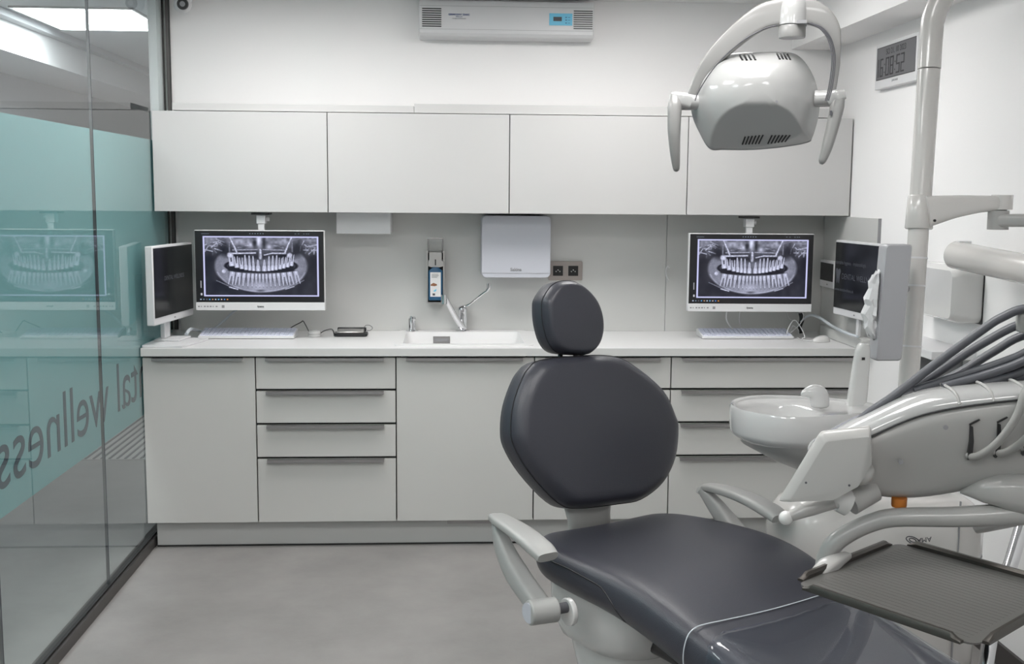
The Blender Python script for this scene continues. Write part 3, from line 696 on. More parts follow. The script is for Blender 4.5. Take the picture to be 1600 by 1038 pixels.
# cables right
def cable(pts, r, mt, label, name='white_cable'):
    o = obj(name, MB().tube(pts, r, 8), mt); tag(o, label, 'cable'); return o
cable([(2.598, 0.32, 1.018), (2.60, 0.33, 0.975), (2.635, 0.37, 0.930), (2.665, 0.43, 0.915)], 0.003, 'cable_white', 'white cable hanging from the right x-ray screen to the white adapter')
cable([(2.665, 0.34, 1.018), (2.675, 0.38, 0.960), (2.72, 0.46, 0.905), (2.78, 0.50, 0.892)], 0.0015, 'cable_white', 'thin white cable drooping behind the right keyboard')
cable([(2.913, 0.37, 0.905), (2.925, 0.37, 0.935), (2.935, 0.38, 0.940), (2.965, 0.40, 0.92), (2.978, 0.43, 0.893)], 0.0022, 'cable_white', 'white cable arching from the right keyboard to the corner')
cable([(2.875, 0.30, 0.892), (2.885, 0.30, 0.935), (2.915, 0.31, 0.975), (2.945, 0.31, 0.945), (2.965, 0.30, 0.900), (2.95, 0.29, 0.892)], 0.0022, 'cable_white', 'white cable standing in a tall loop beside the computer mouse')
cable([(2.955, 0.33, 1.018), (2.975, 0.36, 0.985), (2.955, 0.36, 0.945), (2.905, 0.35, 0.905), (2.88, 0.34, 0.892)], 0.0020, 'cable_white', 'white cable dropping from the right edge of the right x-ray screen')
cable([(2.905, 0.42, 1.02), (2.93, 0.44, 0.97), (2.965, 0.45, 0.955)], 0.0013, 'cable_white', 'thin short white cable behind the tall cable loop')
cc = thing('cable_connector', 'black and white cable connector standing in the back corner of the worktop', 'connector', (3.005, 0.50, 0.8893))
obj('black_plug', MB().tube([(0.005, 0, 0.001), (0.0, 0, 0.03), (0.008, 0, 0.07), (0.0, 0, 0.10)], [0.011, 0.009, 0.013, 0.011], 10), 'black', cc)
obj('white_plug', MB().cyl((0.0, 0, 0.10), (-0.004, 0, 0.145), 0.008), 'cable_white', cc)
obj('cord', MB().tube([(-0.004, 0, 0.145), (-0.010, 0, 0.18), (-0.035, -0.01, 0.23)], 0.0013, 8), 'cable_white', cc)
cable([(2.995, 0.46, 0.950), (3.02, 0.42, 0.985), (3.045, 0.36, 0.985), (3.08, 0.28, 0.955), (3.066, 0.12, 0.952), (3.062, 0.0, 0.950), (3.070, -0.09, 0.949)], [0.004, 0.006, 0.007, 0.007, 0.008, 0.007, 0.006], 'sleeve', 'translucent plastic cable sleeve running over the low grey box', 'cable_sleeve')
cable([(2.37, 0.56, 1.20), (2.36, 0.545, 1.21), (2.352, 0.55, 1.19), (2.356, 0.55, 1.16), (2.37, 0.56, 1.14)], 0.003, 'cable_white', 'white cable with plug peeking out left of the right x-ray screen')
lsl = cable([(0.128, 0.27, 0.912), (0.135, 0.32, 0.928), (0.150, 0.38, 0.918), (0.185, 0.46, 0.902), (0.235, 0.52, 0.935), (0.29, 0.52, 0.985), (0.335, 0.48, 1.015)], [0.008, 0.009, 0.007, 0.006, 0.006, 0.006, 0.006], 'sleeve', 'translucent plastic cable sleeve rising behind the left keyboard', 'cable_sleeve')

# =================================================================== WALL DEVICES
ac = thing('air_purifier', 'long white air purifier with blue control panel high on the back wall', 'air purifier', (1.572, 0.599, 2.262))
aw = 0.404
obj('housing', MB().prism([(0.0, 0.0), (-0.105, 0.004), (-0.118, 0.02), (-0.118, 0.150), (-0.108, 0.168), (0.0, 0.172)], lambda y, z: (-aw, y, z), lambda y, z: (aw, y, z)), 'matte_white', ac, bevel=0.006, seg=3)
obj('housing_line', MB().box(-aw + 0.004, aw - 0.004, -0.1188, -0.118, 0.036, 0.037).box(-aw + 0.004, aw - 0.004, -0.1188, -0.118, 0.140, 0.141), 'midgrey', ac)
for gx in (-0.345, 0.352):
    g = MB()
    for i in range(9): g.box(gx - 0.044, gx + 0.044, -0.1195, -0.118, 0.046 + i * 0.0098, 0.0508 + i * 0.0098)
    obj('vent_grille', g, 'black', ac)
cp = obj('control_panel', MB().box(0.195, 0.302, -0.1200, -0.118, 0.061, 0.115), 'cyan', ac, bevel=0.0008)
obj('display', MB().box(0.214, 0.253, -0.1215, -0.1199, 0.080, 0.099), 'ink', cp)
btn = MB()
for z in (0.097, 0.085, 0.072): btn.box(0.270, 0.276, -0.1212, -0.1199, z - 0.002, z + 0.002).box(0.281, 0.292, -0.1206, -0.1199, z - 0.0008, z + 0.0008)
obj('button', btn, 'navy', cp)
text('brand_text', 'GERMICIDNY ZIARIC', 0.0105, 'navy', ac, (-0.220, -0.1184, 0.099), (1, 0, 0), (0, 0, 1), align='CENTER', weight=0.0003, depth=0.0008)
text('brand_text', 'PROLUX', 0.008, 'navy', ac, (-0.220, -0.1184, 0.090), (1, 0, 0), (0, 0, 1), align='CENTER', depth=0.0008)
text('brand_text', 'www.germicidneziarice.sk', 0.006, 'ink', ac, (-0.220, -0.1184, 0.083), (1, 0, 0), (0, 0, 1), align='CENTER', depth=0.0008)

sc = thing('security_camera', 'small round white security camera under the ceiling by the glass wall', 'camera', (0.105, 0.48, 2.389))
obj('dome', MB().sphere((0, 0, 0), 0.040), 'matte_white', sc)
obj('mount', MB().cyl((0, 0.02, 0.02), (0, 0.10, 0.055), 0.03), 'matte_white', sc)
ln = obj('lens', MB().cyl((0.007, -0.030, -0.004), (0.009, -0.047, -0.006), 0.026, 0.024), 'black', sc)
obj('lens_glass', MB().cyl((0.009, -0.047, -0.006), (0.0092, -0.049, -0.0062), 0.012), 'midgrey', ln)

ck = thing('wall_clock', 'white digital wall clock reading 16:08 on the right wall', 'clock', (XR, -0.24, 2.000))
fw = 0.215
obj('case', MB().box(-0.028, 0.0, -fw, fw, 0.0, 0.185), 'matte_white', ck, bevel=0.003)
obj('display', MB().box(-0.0295, -0.028, -fw + 0.018, fw - 0.018, 0.040, 0.168), 'lcd', ck)
obj('display_rim', MB().box(-0.0300, -0.028, -fw + 0.018, fw - 0.018, 0.168, 0.171).box(-0.0300, -0.028, -fw + 0.018, fw - 0.018, 0.037, 0.040).box(-0.0300, -0.028, fw - 0.021, fw - 0.018, 0.037, 0.171), 'black', ck)
SEG = {'0': 'abcdef', '1': 'bc', '6': 'acdefg', '8': 'abcdefg', '5': 'acdfg', '2': 'abdeg', '3': 'abcdg'}
def digit(mb, ch, y, z, w, h, t):
    # reading direction is -y
    for s in SEG[ch]:
        if s == 'a': r = (0, w, h - t, h)
        if s == 'd': r = (0, w, 0, t)
        if s == 'g': r = (0, w, h / 2 - t / 2, h / 2 + t / 2)
        if s == 'f': r = (0, t, h / 2, h)
        if s == 'e': r = (0, t, 0, h / 2)
        if s == 'b': r = (w - t, w, h / 2, h)
        if s == 'c': r = (w - t, w, 0, h / 2)
        mb.box(-0.0302, -0.0294, y - r[1], y - r[0], z + r[2] + 0.0006, z + r[3] - 0.0006)
dm = MB()
yy = fw - 0.028
for chx, w in (('1', 0.030), ('6', 0.042), (':', 0.018), ('0', 0.046), ('8', 0.046), (':', 0.018), ('5', 0.046), ('2', 0.046)):
    if chx == ':':
        dm.box(-0.0302, -0.0294, yy - 0.008, yy - 0.003, 0.062, 0.068).box(-0.0302, -0.0294, yy - 0.008, yy - 0.003, 0.094, 0.100)
    else:
        ww = w - 0.011
        digit(dm, chx, yy - (0 if chx != '1' else 0.0), 0.048, ww if chx != '1' else 0.014, 0.076, 0.0075)
    yy -= w if chx != '1' else 0.028
obj('time_digits', dm, 'lcd_ink', ck)
text('date_digits', 'SO 21. 10 2023', 0.034, 'lcd_ink', ck, (-0.0297, 0.10, 0.135), (0, -1, 0), (0, 0, 1), depth=0.0003, sx=0.95)
text('brand_text', 'JUNGHANS', 0.012, 'midgrey', ck, (-0.0282, 0.03, 0.020), (0, -1, 0), (0, 0, 1), depth=0.0006)

xa = thing('x_ray_arm', 'thick white horizontal tube of the wall-mounted x-ray arm behind the pole', 'x-ray arm', (0, 0, 0))
p0 = Vector((2.972, -1.18, 1.362)); p1 = Vector((3.085, -1.66, 1.322)); dv = (p1 - p0).normalized()
obj('tube', MB().tube([p0 - dv * 0.012, p0, p0 + dv * 0.006, p1, p1 + dv * 0.3], [0.030, 0.042, 0.0455, 0.0455, 0.0455], 28, True, 1), 'warm_white', xa, angle=60)
obj('tube_cap', MB().box(2.970, 3.010, -1.22, -1.19, 1.400, 1.408), 'matte_white', xa, bevel=0.002)
obj('wall_joint', MB().cyl((3.02, -1.85, 1.30), (3.145, -1.85, 1.30), 0.06), 'warm_white', xa)
dp = thing('glove_dispenser', 'glossy white dispenser box on the right wall behind the pole', 'dispenser', (XR, -0.85, 1.115))
rr = rrect(-0.195, 0.195, 0.0, 0.195, 0.03, 5)
obj('case', MB().loft([[(0.0 - 0.0005, y, z) for y, z in rr], [(-0.075, y, z) for y, z in rr], [(-0.105, y * 0.90, 0.095 + (z - 0.095) * 0.86) for y, z in rr]]), 'white', dp, angle=50)
obj('back_rim', MB().box(-0.003, -0.0003, -0.200, 0.198, -0.002, 0.185), 'black', dp)
wsf = thing('wall_shelf', 'white bracket shelf on the right wall below the dispenser', 'shelf', (XR, -0.80, 0.985))
obj('board', MB().box(-0.16, -0.0005, -0.22, 0.22, 0.0, 0.03), 'matte_white', wsf, bevel=0.002)
obj('bracket', MB().box(-0.10, -0.0005, -0.12, -0.10, -0.14, 0.0), 'midgrey', wsf)
obj('bracket', MB().box(-0.10, -0.0005, 0.10, 0.12, -0.14, 0.0), 'midgrey', wsf)

# =================================================================== DENTAL UNIT (tower, pole, spittoon)
du_ = thing('dental_unit', 'white dental unit tower with spittoon bowl and tall pole', 'dental unit', (2.55, -1.5, 0))
def W(x, y, z): return (x - 2.55, y + 1.5, z)
PT = Vector((2.737, -1.455, 2.06)); PB_ = Vector((2.655, -1.60, 0.55))
# tower body
m = MB(); rings = []
for z, s, sh in ((0.045, 0.92, 0.0), (0.06, 0.95, 0), (0.22, 0.96, 0), (0.50, 0.99, 0), (0.53, 1.0, 0), (0.585, 1.0, 0), (0.63, 0.97, 0), (0.665, 0.90, 0), (0.685, 0.80, 0), (0.692, 0.6, 0)):
    rings.append([W(2.57 + (x - 2.57) * s, -1.66 + (y + 1.66) * s, z) for x, y in rrect(2.245, 2.865, -1.80, -1.50, 0.13, 6)])
m.loft(rings); obj('tower', m, 'warm_white', du_, angle=60)
obj('tower_foot', MB().loft([[W(x, y, z) for x, y in rrect(2.32, 2.80, -1.76, -1.54, 0.1, 6)] for z in (0.0, 0.045)]), 'midgrey', du_)
obj('tower_joint', MB().box(*[W(2.742, 0, 0)[0], W(2.745, 0, 0)[0]], -0.302, -0.296, 0.10, 0.70), 'midgrey', du_)
obj('tower_belt', MB().loft([[W(2.57 + (x - 2.57) * 1.004, -1.66 + (y + 1.66) * 1.004, z) for x, y in rrect(2.245, 2.865, -1.80, -1.50, 0.13, 6)] for z in (0.515, 0.519)]), 'midgrey', du_)
text('tower_logo', 'AMA', 0.020, 'ink', du_, W(2.632, -1.8245, 0.604), (-1, 0, -0.12), (0.12, 0, -1), depth=0.001, align='CENTER')
lg = MB()
for rx_ in (0.019, 0.010):
    lg.tube([W(2.600 + rx_ * math.cos(a), -1.825, 0.597 + rx_ * 0.5 * math.sin(a) - rx_ * 0.3 * math.cos(a)) for a in [2 * math.pi * q / 20 for q in range(21)]], 0.0016, 6, False, 1)
obj('tower_emblem', lg, 'ink', du_)
# pole
def PO(z):
    t = (z - PB_.z) / (PT.z - PB_.z); return PB_ + (PT - PB_) * t
def w2(p): return (p[0] - 2.55, p[1] + 1.5, p[2])
pol = obj('pole', MB().tube([w2(PO(z)) for z in (0.62, 1.0, 1.47)], [0.0295, 0.0295, 0.0295], 28, True, 1), 'warm_white', du_)
for z in (1.107, 1.287, 1.369):
    obj('pole_ring', MB().tube([w2(PO(z - 0.0025)), w2(PO(z + 0.0025))], 0.0312, 28, True, 1), 'matte_white', pol)
obj('pole_collar', MB().tube([w2(PO(z)) for z in (1.455, 1.458, 1.550, 1.553)], [0.038, 0.040, 0.037, 0.035], 28, True, 1), 'warm_white', du_, angle=50)
obj('pole_sleeve', MB().tube([w2(PO(z)) for z in (1.553, 1.924)], [0.0315, 0.0325], 28, True, 1), 'warm_white', du_)
tx = PT
obj('pole_bend', MB().tube([w2(PO(1.928)), w2(PO(2.02)), w2(PO(2.08) + Vector((0.004, 0, 0))), w2(PO(2.15) + Vector((0.025, -0.02, 0))), w2(PO(2.20) + Vector((0.06, -0.04, -0.005))), w2(PO(2.23) + Vector((0.11, -0.07, -0.01))), w2(PO(2.24) + Vector((0.17, -0.11, -0.02)))], [0.0335, 0.0335, 0.034, 0.034, 0.034, 0.034, 0.034], 28, True, 5), 'warm_white', du_, angle=60)
# arm from collar to the right with joint
arm = obj('swing_arm', MB().strip([w2((2.715, -1.54, 1.508)), w2((2.79, -1.545, 1.522)), w2((2.86, -1.548, 1.530)), w2((2.915, -1.55, 1.533)), w2((2.945, -1.552, 1.533))], [0.022, 0.024, 0.024, 0.025, 0.024], [0.046, 0.034, 0.026, 0.022, 0.021], (0, 0, 1)), 'warm_white', du_, angle=60)
obj('arm_joint', MB().cyl(w2((2.935, -1.552, 1.515)), w2((2.935, -1.552, 1.558)), 0.030), 'warm_white', arm)
arm2 = obj('lower_arm', MB().strip([w2((2.915, -1.56, 1.482)), w2((2.97, -1.62, 1.485)), w2((3.05, -1.72, 1.487)), w2((3.08, -1.9, 1.487))], 0.018, 0.019, (0, 0, 1)), 'shell', du_, angle=60)
obj('arm_end', MB().lathe([(0.030, -0.03), (0.034, -0.026), (0.034, 0.024), (0.030, 0.028)], w2((3.08, -1.925, 1.487)), 24), 'shell', arm2, angle=50)
obj('lower_joint', MB().cyl(w2((2.925, -1.555, 1.456)), w2((2.925, -1.555, 1.512)), 0.030), 'shell', arm2)
obj('screw_cap', MB().cyl(w2((2.718, -1.587, 1.482)), w2((2.718, -1.591, 1.482)), 0.004), 'black', du_)
# panel box on the pole
pb = obj('instrument_panel', MB().loft([[w2((2.572 + (x - 2.572) * s + (z - 1.25) * 0.045, y, 1.25 + (z - 1.25) * s2)) for x, z in rrect(2.542, 2.622, 1.078, 1.415, 0.010, 4)] for y, s, s2 in ((-1.605, 0.98, 0.99), (-1.61, 1, 1), (-1.650, 1, 1), (-1.658, 0.90, 0.975))]), 'panel_grey', du_, angle=50)
obj('panel_bracket', MB().cyl(w2((2.60, -1.606, 1.28)), w2((2.655, -1.56, 1.28)), 0.012), 'midgrey', pb)
# crumpled bag hanging on the panel
# spittoon
SPX, SPY, SPZ = 2.225, -1.755, 0.935
m = MB()
def egg(s, z, dx=0, sy=1.0, k=48):
    out = []
    for j in range(k):
        a = 2 * math.pi * j / k; c, s_ = math.cos(a), math.sin(a)
        rx = 0.158 if c < 0 else 0.262
        out.append(w2((2.252 + dx + rx * s * c, SPY + 0.165 * s * sy * (s_ * (1.0 - 0.18 * max(c, 0))), z)))
    return out
m.loft([egg(0.80, 0.868), egg(0.97, 0.888), egg(1.0, 0.90), egg(1.01, 0.93), egg(1.01, 0.958), egg(0.985, 0.968), egg(0.95, 0.966), egg(0.93, 0.960)], cap=False)
k = 48; m.f.append(tuple(reversed(range(k))))
def bas(s, z, k=48):
    out = []
    for j in range(k):
        a = 2 * math.pi * j / k; c, s_ = math.cos(a), math.sin(a)
        # ring morphing from the egg rim to a round basin
        e = egg(0.93, z)[j]; cx, cy = w2((2.225, SPY, 0))[:2]
        r = (cx + 0.118 * c, cy + 0.118 * s_)
        t = s
        out.append((e[0] * (1 - t) + r[0] * t, e[1] * (1 - t) + r[1] * t, z))
    return out
def rnd(r, z, k=48):
    cx, cy = w2((2.225, SPY, 0))[:2]
    return [(cx + r * math.cos(2 * math.pi * j / k), cy + r * math.sin(2 * math.pi * j / k), z) for j in range(k)]
m.loft([egg(0.93, 0.960), bas(0.35, 0.955), bas(0.9, 0.950), bas(1.0, 0.944), rnd(0.105, 0.925), rnd(0.08, 0.905), rnd(0.045, 0.895), rnd(0.02, 0.892)], cap=False)
m.f.append(tuple(range(len(m.v) - 48, len(m.v))))
obj('spittoon_bowl', m, 'ceramic', du_, angle=60)
m = MB(); m.loft([[(p[0], p[1], z) for p in egg(s, z, dx)] for z, s, dx in ((0.892, 0.93, 0.0), (0.86, 0.84, 0.01), (0.82, 0.62, 0.05), (0.785, 0.42, 0.10), (0.745, 0.36, 0.13))])
obj('bowl_underside', m, 'shell', du_, angle=60)
obj('bowl_stem', MB().tube([W(2.40, -1.75, 0.76), W(2.46, -1.72, 0.70), W(2.50, -1.70, 0.66)], 0.055, 20), 'shell', du_, angle=60)
# spout like a bird's beak
m = MB(); rings = []
for i, (x, z, r) in enumerate(((2.350, 0.955, 0.027), (2.350, 0.972, 0.027), (2.348, 0.988, 0.028), (2.342, 1.000, 0.028), (2.330, 1.006, 0.025), (2.315, 1.005, 0.018), (2.301, 0.999, 0.011), (2.294, 0.994, 0.005))):
    tilt = [0, 0, 0.15, 0.5, 1.0, 1.35, 1.6, 1.8][i]
    rings.append([w2((x + r * math.cos(a) * math.cos(tilt), SPY + 0.02 + r * 0.8 * math.sin(a), z + r * math.cos(a) * math.sin(tilt))) for a in [2 * math.pi * j / 20 for j in range(20)]])
m.loft(rings); obj('bowl_spout', m, 'ceramic', du_, subsurf=2)
m = MB(); m.loft([[w2((2.468 + x + (z - 0.95) * 0.07, -1.70 + y, z)) for x, y in rrect(-wd, wd, -0.016, 0.016, 0.012, 4)] for z, wd in ((0.94, 0.0275), (1.0, 0.0265), (1.08, 0.0225), (1.115, 0.0205), (1.130, 0.0170), (1.136, 0.012))])
gf = obj('cup_filler', m, 'white', du_, angle=60)
obj('sensor_window', MB().box(*[q - 2.55 for q in (2.472, 2.481)], -0.2175, -0.2155, 1.090, 1.098), 'black', gf)
# assistant holder behind hoses
obj('suction_holder', MB().strip([w2((2.66, -1.62, 0.99)), w2((2.74, -1.66, 1.0)), w2((2.80, -1.70, 0.985)), w2((2.82, -1.74, 0.94))], 0.03, 0.014), 'white', du_, angle=60)
# steel pipe at right
spp = obj('steel_pipe', MB().tube([(3.08, -1.56, 0.66), (2.955, -1.70, 0.49), (2.86, -1.80, 0.36), (2.80, -1.86, 0.06)], 0.021, 20, True, 4), 'chrome', du_)
spp.parent = du_; spp.location = (-2.55, 1.5, 0); 

bag = thing('crumpled_bag', 'crumpled white plastic bag hanging beside the panel on the pole', 'bag', (2.529, -1.632, 1.30))
m = MB(); rings = []; rnd_ = random.Random(5)
ol = [(0.008, 0.035), (-0.006, 0.022), (-0.016, 0.004), (-0.014, -0.018), (-0.030, -0.042), (-0.022, -0.062), (-0.034, -0.085), (-0.024, -0.108), (-0.026, -0.125), (-0.012, -0.145), (0.004, -0.158)]
for i, (x, z) in enumerate(ol):
    ring = []
    for j in range(16):
        a = 2 * math.pi * j / 16
        ex = (0.016 - x) * 0.5; ring.append(((0.016 + x) / 2 + ex * math.cos(a) * (1 + rnd_.uniform(-.22, .0)), (0.010 + ex * 0.6) * math.sin(a) * (1 + rnd_.uniform(-.5, .4)), z + rnd_.uniform(-.008, .008)))
    rings.append(ring)
m.loft(rings); obj('bag_film', m, 'matte_white', bag, angle=12)

# =================================================================== DENTAL LAMP
LB = Vector((2.017, -2.165, 1.772))
lamp = thing('dental_lamp', 'white dental operating lamp hanging over the chair', 'dental lamp', tuple(LB), math.radians(-15.3))
# head frame: x right, y away from camera, z up.  1 px = 1.4917 mm at this distance
S = 2.6 / 1742.8
def L(px, py): return ((px - 1180) * S, -(py - 152) * S)
outl = [L(*p) for p in ((1136, 82), (1180, 79), (1228, 80), (1250, 91), (1268, 118), (1277, 150), (1278, 175), (1270, 208), (1262, 217), (1225, 224), (1180, 228), (1135, 228), (1112, 226), (1095, 200), (1083, 172), (1081, 145), (1088, 118), (1108, 94))]
ring0 = smooth2d(outl, 8); K = len(ring0)
cxp, czp = L(1185, 140)
m = MB(); rings = []
def dome(x, z, r):
    y = -0.120 * (1 - r ** 2.6) ** 0.95
    # lower facet: the dome is cut by a flat plane facing down and towards the viewer
    z0 = L(0, 166)[1]; zb = L(0, 231)[1]
    if z < z0:
        y = max(y, -0.113 * (z - zb) / (z0 - zb))
    return min(y, 0)
rings.append([(x * 0.93 + cxp * 0.07, 0.040, z * 0.93 + czp * 0.07) for x, z in ring0])
rings.append([(x * 0.985, 0.034, z * 0.985) for x, z in ring0])
rings.append([(x, 0.012, z) for x, z in ring0])
for i in range(40):
    r = 1 - i / 40.0
    rr_ = math.sin(r * math.pi / 2) ** 0.8 if r < 1 else 1
    rings.append([(cxp + (x - cxp) * rr_, dome(cxp + (x - cxp) * rr_, czp + (z - czp) * rr_, rr_), czp + (z - czp) * rr_) for x, z in ring0])
m.loft(rings); head = obj('lamp_head', m, 'lamp_white', lamp, angle=50)
obj('front_lens', MB().loft([[(x * 0.9 + cxp * .1, 0.041, z * 0.9 + czp * .1) for x, z in ring0], [(x * 0.85 + cxp * .15, 0.047, z * 0.85 + czp * .15) for x, z in ring0]]), 'lens', head)
obj('head_rim', MB().loft([[(x * 1.004, 0.016, z * 1.004 - 0.001) for x, z in ring0], [(x * 1.004, 0.020, z * 1.004 - 0.001) for x, z in ring0]]), 'midgrey', head)
def dome_y(px, py):
    x, z = L(px, py)
    # radial fraction
    best = 1e9; rr_ = 0
    a = math.atan2(z - czp, x - cxp)
    for (qx, qz) in ring0:
        da = abs(math.atan2(qz - czp, qx - cxp) - a)
        da = min(da, 2 * math.pi - da)
        if da < best: best = da; rr_ = math.hypot(x - cxp, z - czp) / math.hypot(qx - cxp, qz - czp)
    return x, dome(x, z, min(rr_, 1)), z
def slot(x0, y0, x1, y1, w=0.0022):
    a = dome_y(x0, y0); b = dome_y(x1, y1)
    md = [((a[i] + b[i]) / 2) for i in range(3)]; mm_ = dome_y((x0 + x1) / 2, (y0 + y1) / 2); 
    return MB().strip([(a[0], a[1], a[2]), (mm_[0], mm_[1], mm_[2]), (b[0], b[1], b[2])], w, 0.0022, (0, 1, 0), 3)
for i in range(4):
    obj('vent_slot', slot(1155 + i * 6.4, 86.5, 1160 + i * 6.4, 97), 'black', head)
    obj('vent_slot', slot(1211 + i * 5.2, 85.5, 1215 + i * 5.2, 96), 'black', head)
for i in range(6):
    obj('vent_slot', slot(1163.5 + i * 5.0, 221 - i * 0.2, 1167.5 + i * 5.4, 210 - i * 0.5, 0.0018), 'black', head)
    obj('vent_slot', slot(1202.5 + i * 5.2, 220 - i * 0.6, 1208 + i * 5.4, 208, 0.0018), 'black', head)
d_ = dome_y(1212, 161); obj('screw', MB().cyl((d_[0], d_[1] + 0.004, d_[2]), (d_[0], d_[1] - 0.0015, d_[2]), 0.0028), 'midgrey', head)
# yoke
yk_c = [(1082, 153), (1086, 140), (1098, 114), (1112, 94), (1137, 69), (1164, 46), (1190, 30), (1211, 25.5), (1232, 23), (1254, 25), (1275, 34), (1290, 50), (1296, 68), (1298, 87), (1298, 110), (1294, 148), (1292, 158)]
yk_w = [6.5, 7.5, 9.5, 12, 15, 17, 19, 19.5, 19.5, 19, 16, 11.5, 8, 6.5, 6, 5.5, 5]
pts = [(L(*p)[0], -0.02 - 0.03 * math.sin(math.pi * i / 16), L(*p)[1]) for i, p in enumerate(yk_c)]
yoke = obj('yoke', MB().strip(pts, [w * S for w in yk_w], 0.013, (0, 1, 0), 5, n=16, power=6), 'lamp_grey', lamp, angle=60)
inn = [(1090, 156), (1093, 146), (1104, 126), (1117, 107), (1136, 86), (1162, 65), (1190, 50), (1209, 45)]
obj('yoke_cable', MB().tube([(L(*p)[0], -0.062, L(*p)[1]) for p in inn], 0.0014, 8), 'ink', yoke)
inr = [(1254, 43), (1270, 50), (1283, 65), (1290, 87), (1291, 110), (1288, 140), (1284, 158)]
for dq in (0, 3, 6):
    obj('yoke_rib', MB().tube([(L(p[0] + dq * 0.8, p[1] - dq * 0.4)[0], -0.066, L(*p)[1]) for p in inr], 0.0015, 8), 'ink', yoke)
# hubs
obj('pivot_hub', MB().cyl((L(1050, 0)[0] + 0.02, -0.028, L(0, 155)[1]), (L(1100, 0)[0], -0.02, L(0, 155)[1]), 0.020), 'lamp_white', lamp, bevel=0.002)
obj('pivot_hub', MB().cyl((L(1270, 0)[0], -0.02, L(0, 152)[1]), (L(1312, 0)[0], -0.028, L(0, 152)[1]), 0.019), 'lamp_white', lamp, bevel=0.002)
# handles
hl = [(1057, 146), (1058, 165), (1058, 200), (1060, 235), (1062, 258), (1062.5, 263)]
hh = obj('handle', MB().strip([(L(*p)[0], -0.030 - 0.012 * math.sin(i), L(*p)[1]) for i, p in enumerate(hl)], [x * S for x in (7.5, 11, 10, 8, 5.5, 2.5)], [0.014, 0.018, 0.018, 0.016, 0.012, 0.006], (0, 1, 0), 4, n=16, power=3), 'lamp_grey', lamp, angle=70)
obj('handle_top', MB().strip([(L(1051, 147)[0], -0.03, L(0, 148)[1]), (L(1065, 0)[0], -0.03, L(0, 152)[1]), (L(1082, 0)[0], -0.026, L(0, 156)[1])], [8 * S, 11 * S, 12 * S], [0.014, 0.019, 0.018], (0, 1, 0), 4), 'lamp_white', hh, angle=60)
hr = [(1306, 145), (1303, 165), (1298, 195), (1291, 225), (1285, 246), (1283, 252)]
hh = obj('handle', MB().strip([(L(*p)[0], -0.032, L(*p)[1]) for i, p in enumerate(hr)], [x * S for x in (8, 11, 9.5, 8.5, 6, 2.5)], [0.014, 0.018, 0.018, 0.016, 0.012, 0.006], (0, 1, 0), 4, n=16, power=3), 'lamp_grey', lamp, angle=70)
obj('handle_top', MB().strip([(L(1290, 0)[0], -0.026, L(0, 154)[1]), (L(1303, 0)[0], -0.03, L(0, 150)[1]), (L(1314, 0)[0], -0.03, L(0, 147)[1])], [12 * S, 11 * S, 7 * S], [0.016, 0.019, 0.014], (0, 1, 0), 4), 'lamp_white', hh, angle=60)
obj('handle_mark', MB().box(L(1292, 0)[0], L(1295.5, 0)[0], -0.052, -0.0495, L(0, 179)[1], L(0, 172)[1]), 'ink', hh)
# neck and arm to the pole
cx_, _ = L(1232, 0)
obj('neck', MB().tube([(cx_, -0.048, L(0, 45)[1]), (cx_ + 0.001, -0.045, L(0, 20)[1]), (cx_ + 0.002, -0.03, L(0, -15)[1]), (cx_ + 0.004, -0.01, L(0, -60)[1])], [0.0315, 0.0325, 0.029, 0.028], 28), 'lamp_white', lamp, angle=60)
obj('neck_knob', MB().lathe([(0.029, 0.0), (0.030, 0.004), (0.030, 0.026), (0.028, 0.030)], (cx_, -0.048, L(0, 63)[1]), 28), 'lamp_grey', lamp, angle=50)
obj('neck_clip', MB().box(cx_ + 0.008, cx_ + 0.030, -0.084, -0.070, L(0, 45)[1], L(0, 40)[1]), 'midgrey', lamp)
# balanced arm: above the frame to the pole bend
R_ = Matrix.Rotation(math.radians(15.3), 3, 'Z')
def wl_(p): return tuple(R_ @ (Vector(p) - LB))
e0 = Vector((2.100, -2.15, 2.09)); bend = PO(2.24) + Vector((0.17, -0.11, -0.02))
obj('balance_arm', MB().strip([wl_(e0), wl_(e0 + Vector((0.03, 0.02, 0.06))), wl_((2.35, -2.2, 2.20)), wl_((2.8, -1.95, 2.26)), wl_((2.92, -1.75, 2.25)), wl_(tuple(bend + Vector((0.02, -0.012, 0))))], 0.028, 0.028, (0, 0, 1), 5), 'lamp_white', lamp, angle=60)

# =================================================================== DENTAL CHAIR
CH = math.radians(29)
ch = thing('dental_chair', 'dental chair with charcoal padded headrest, backrest and seat', 'dental chair', (1.74, -1.62, 0), CH)
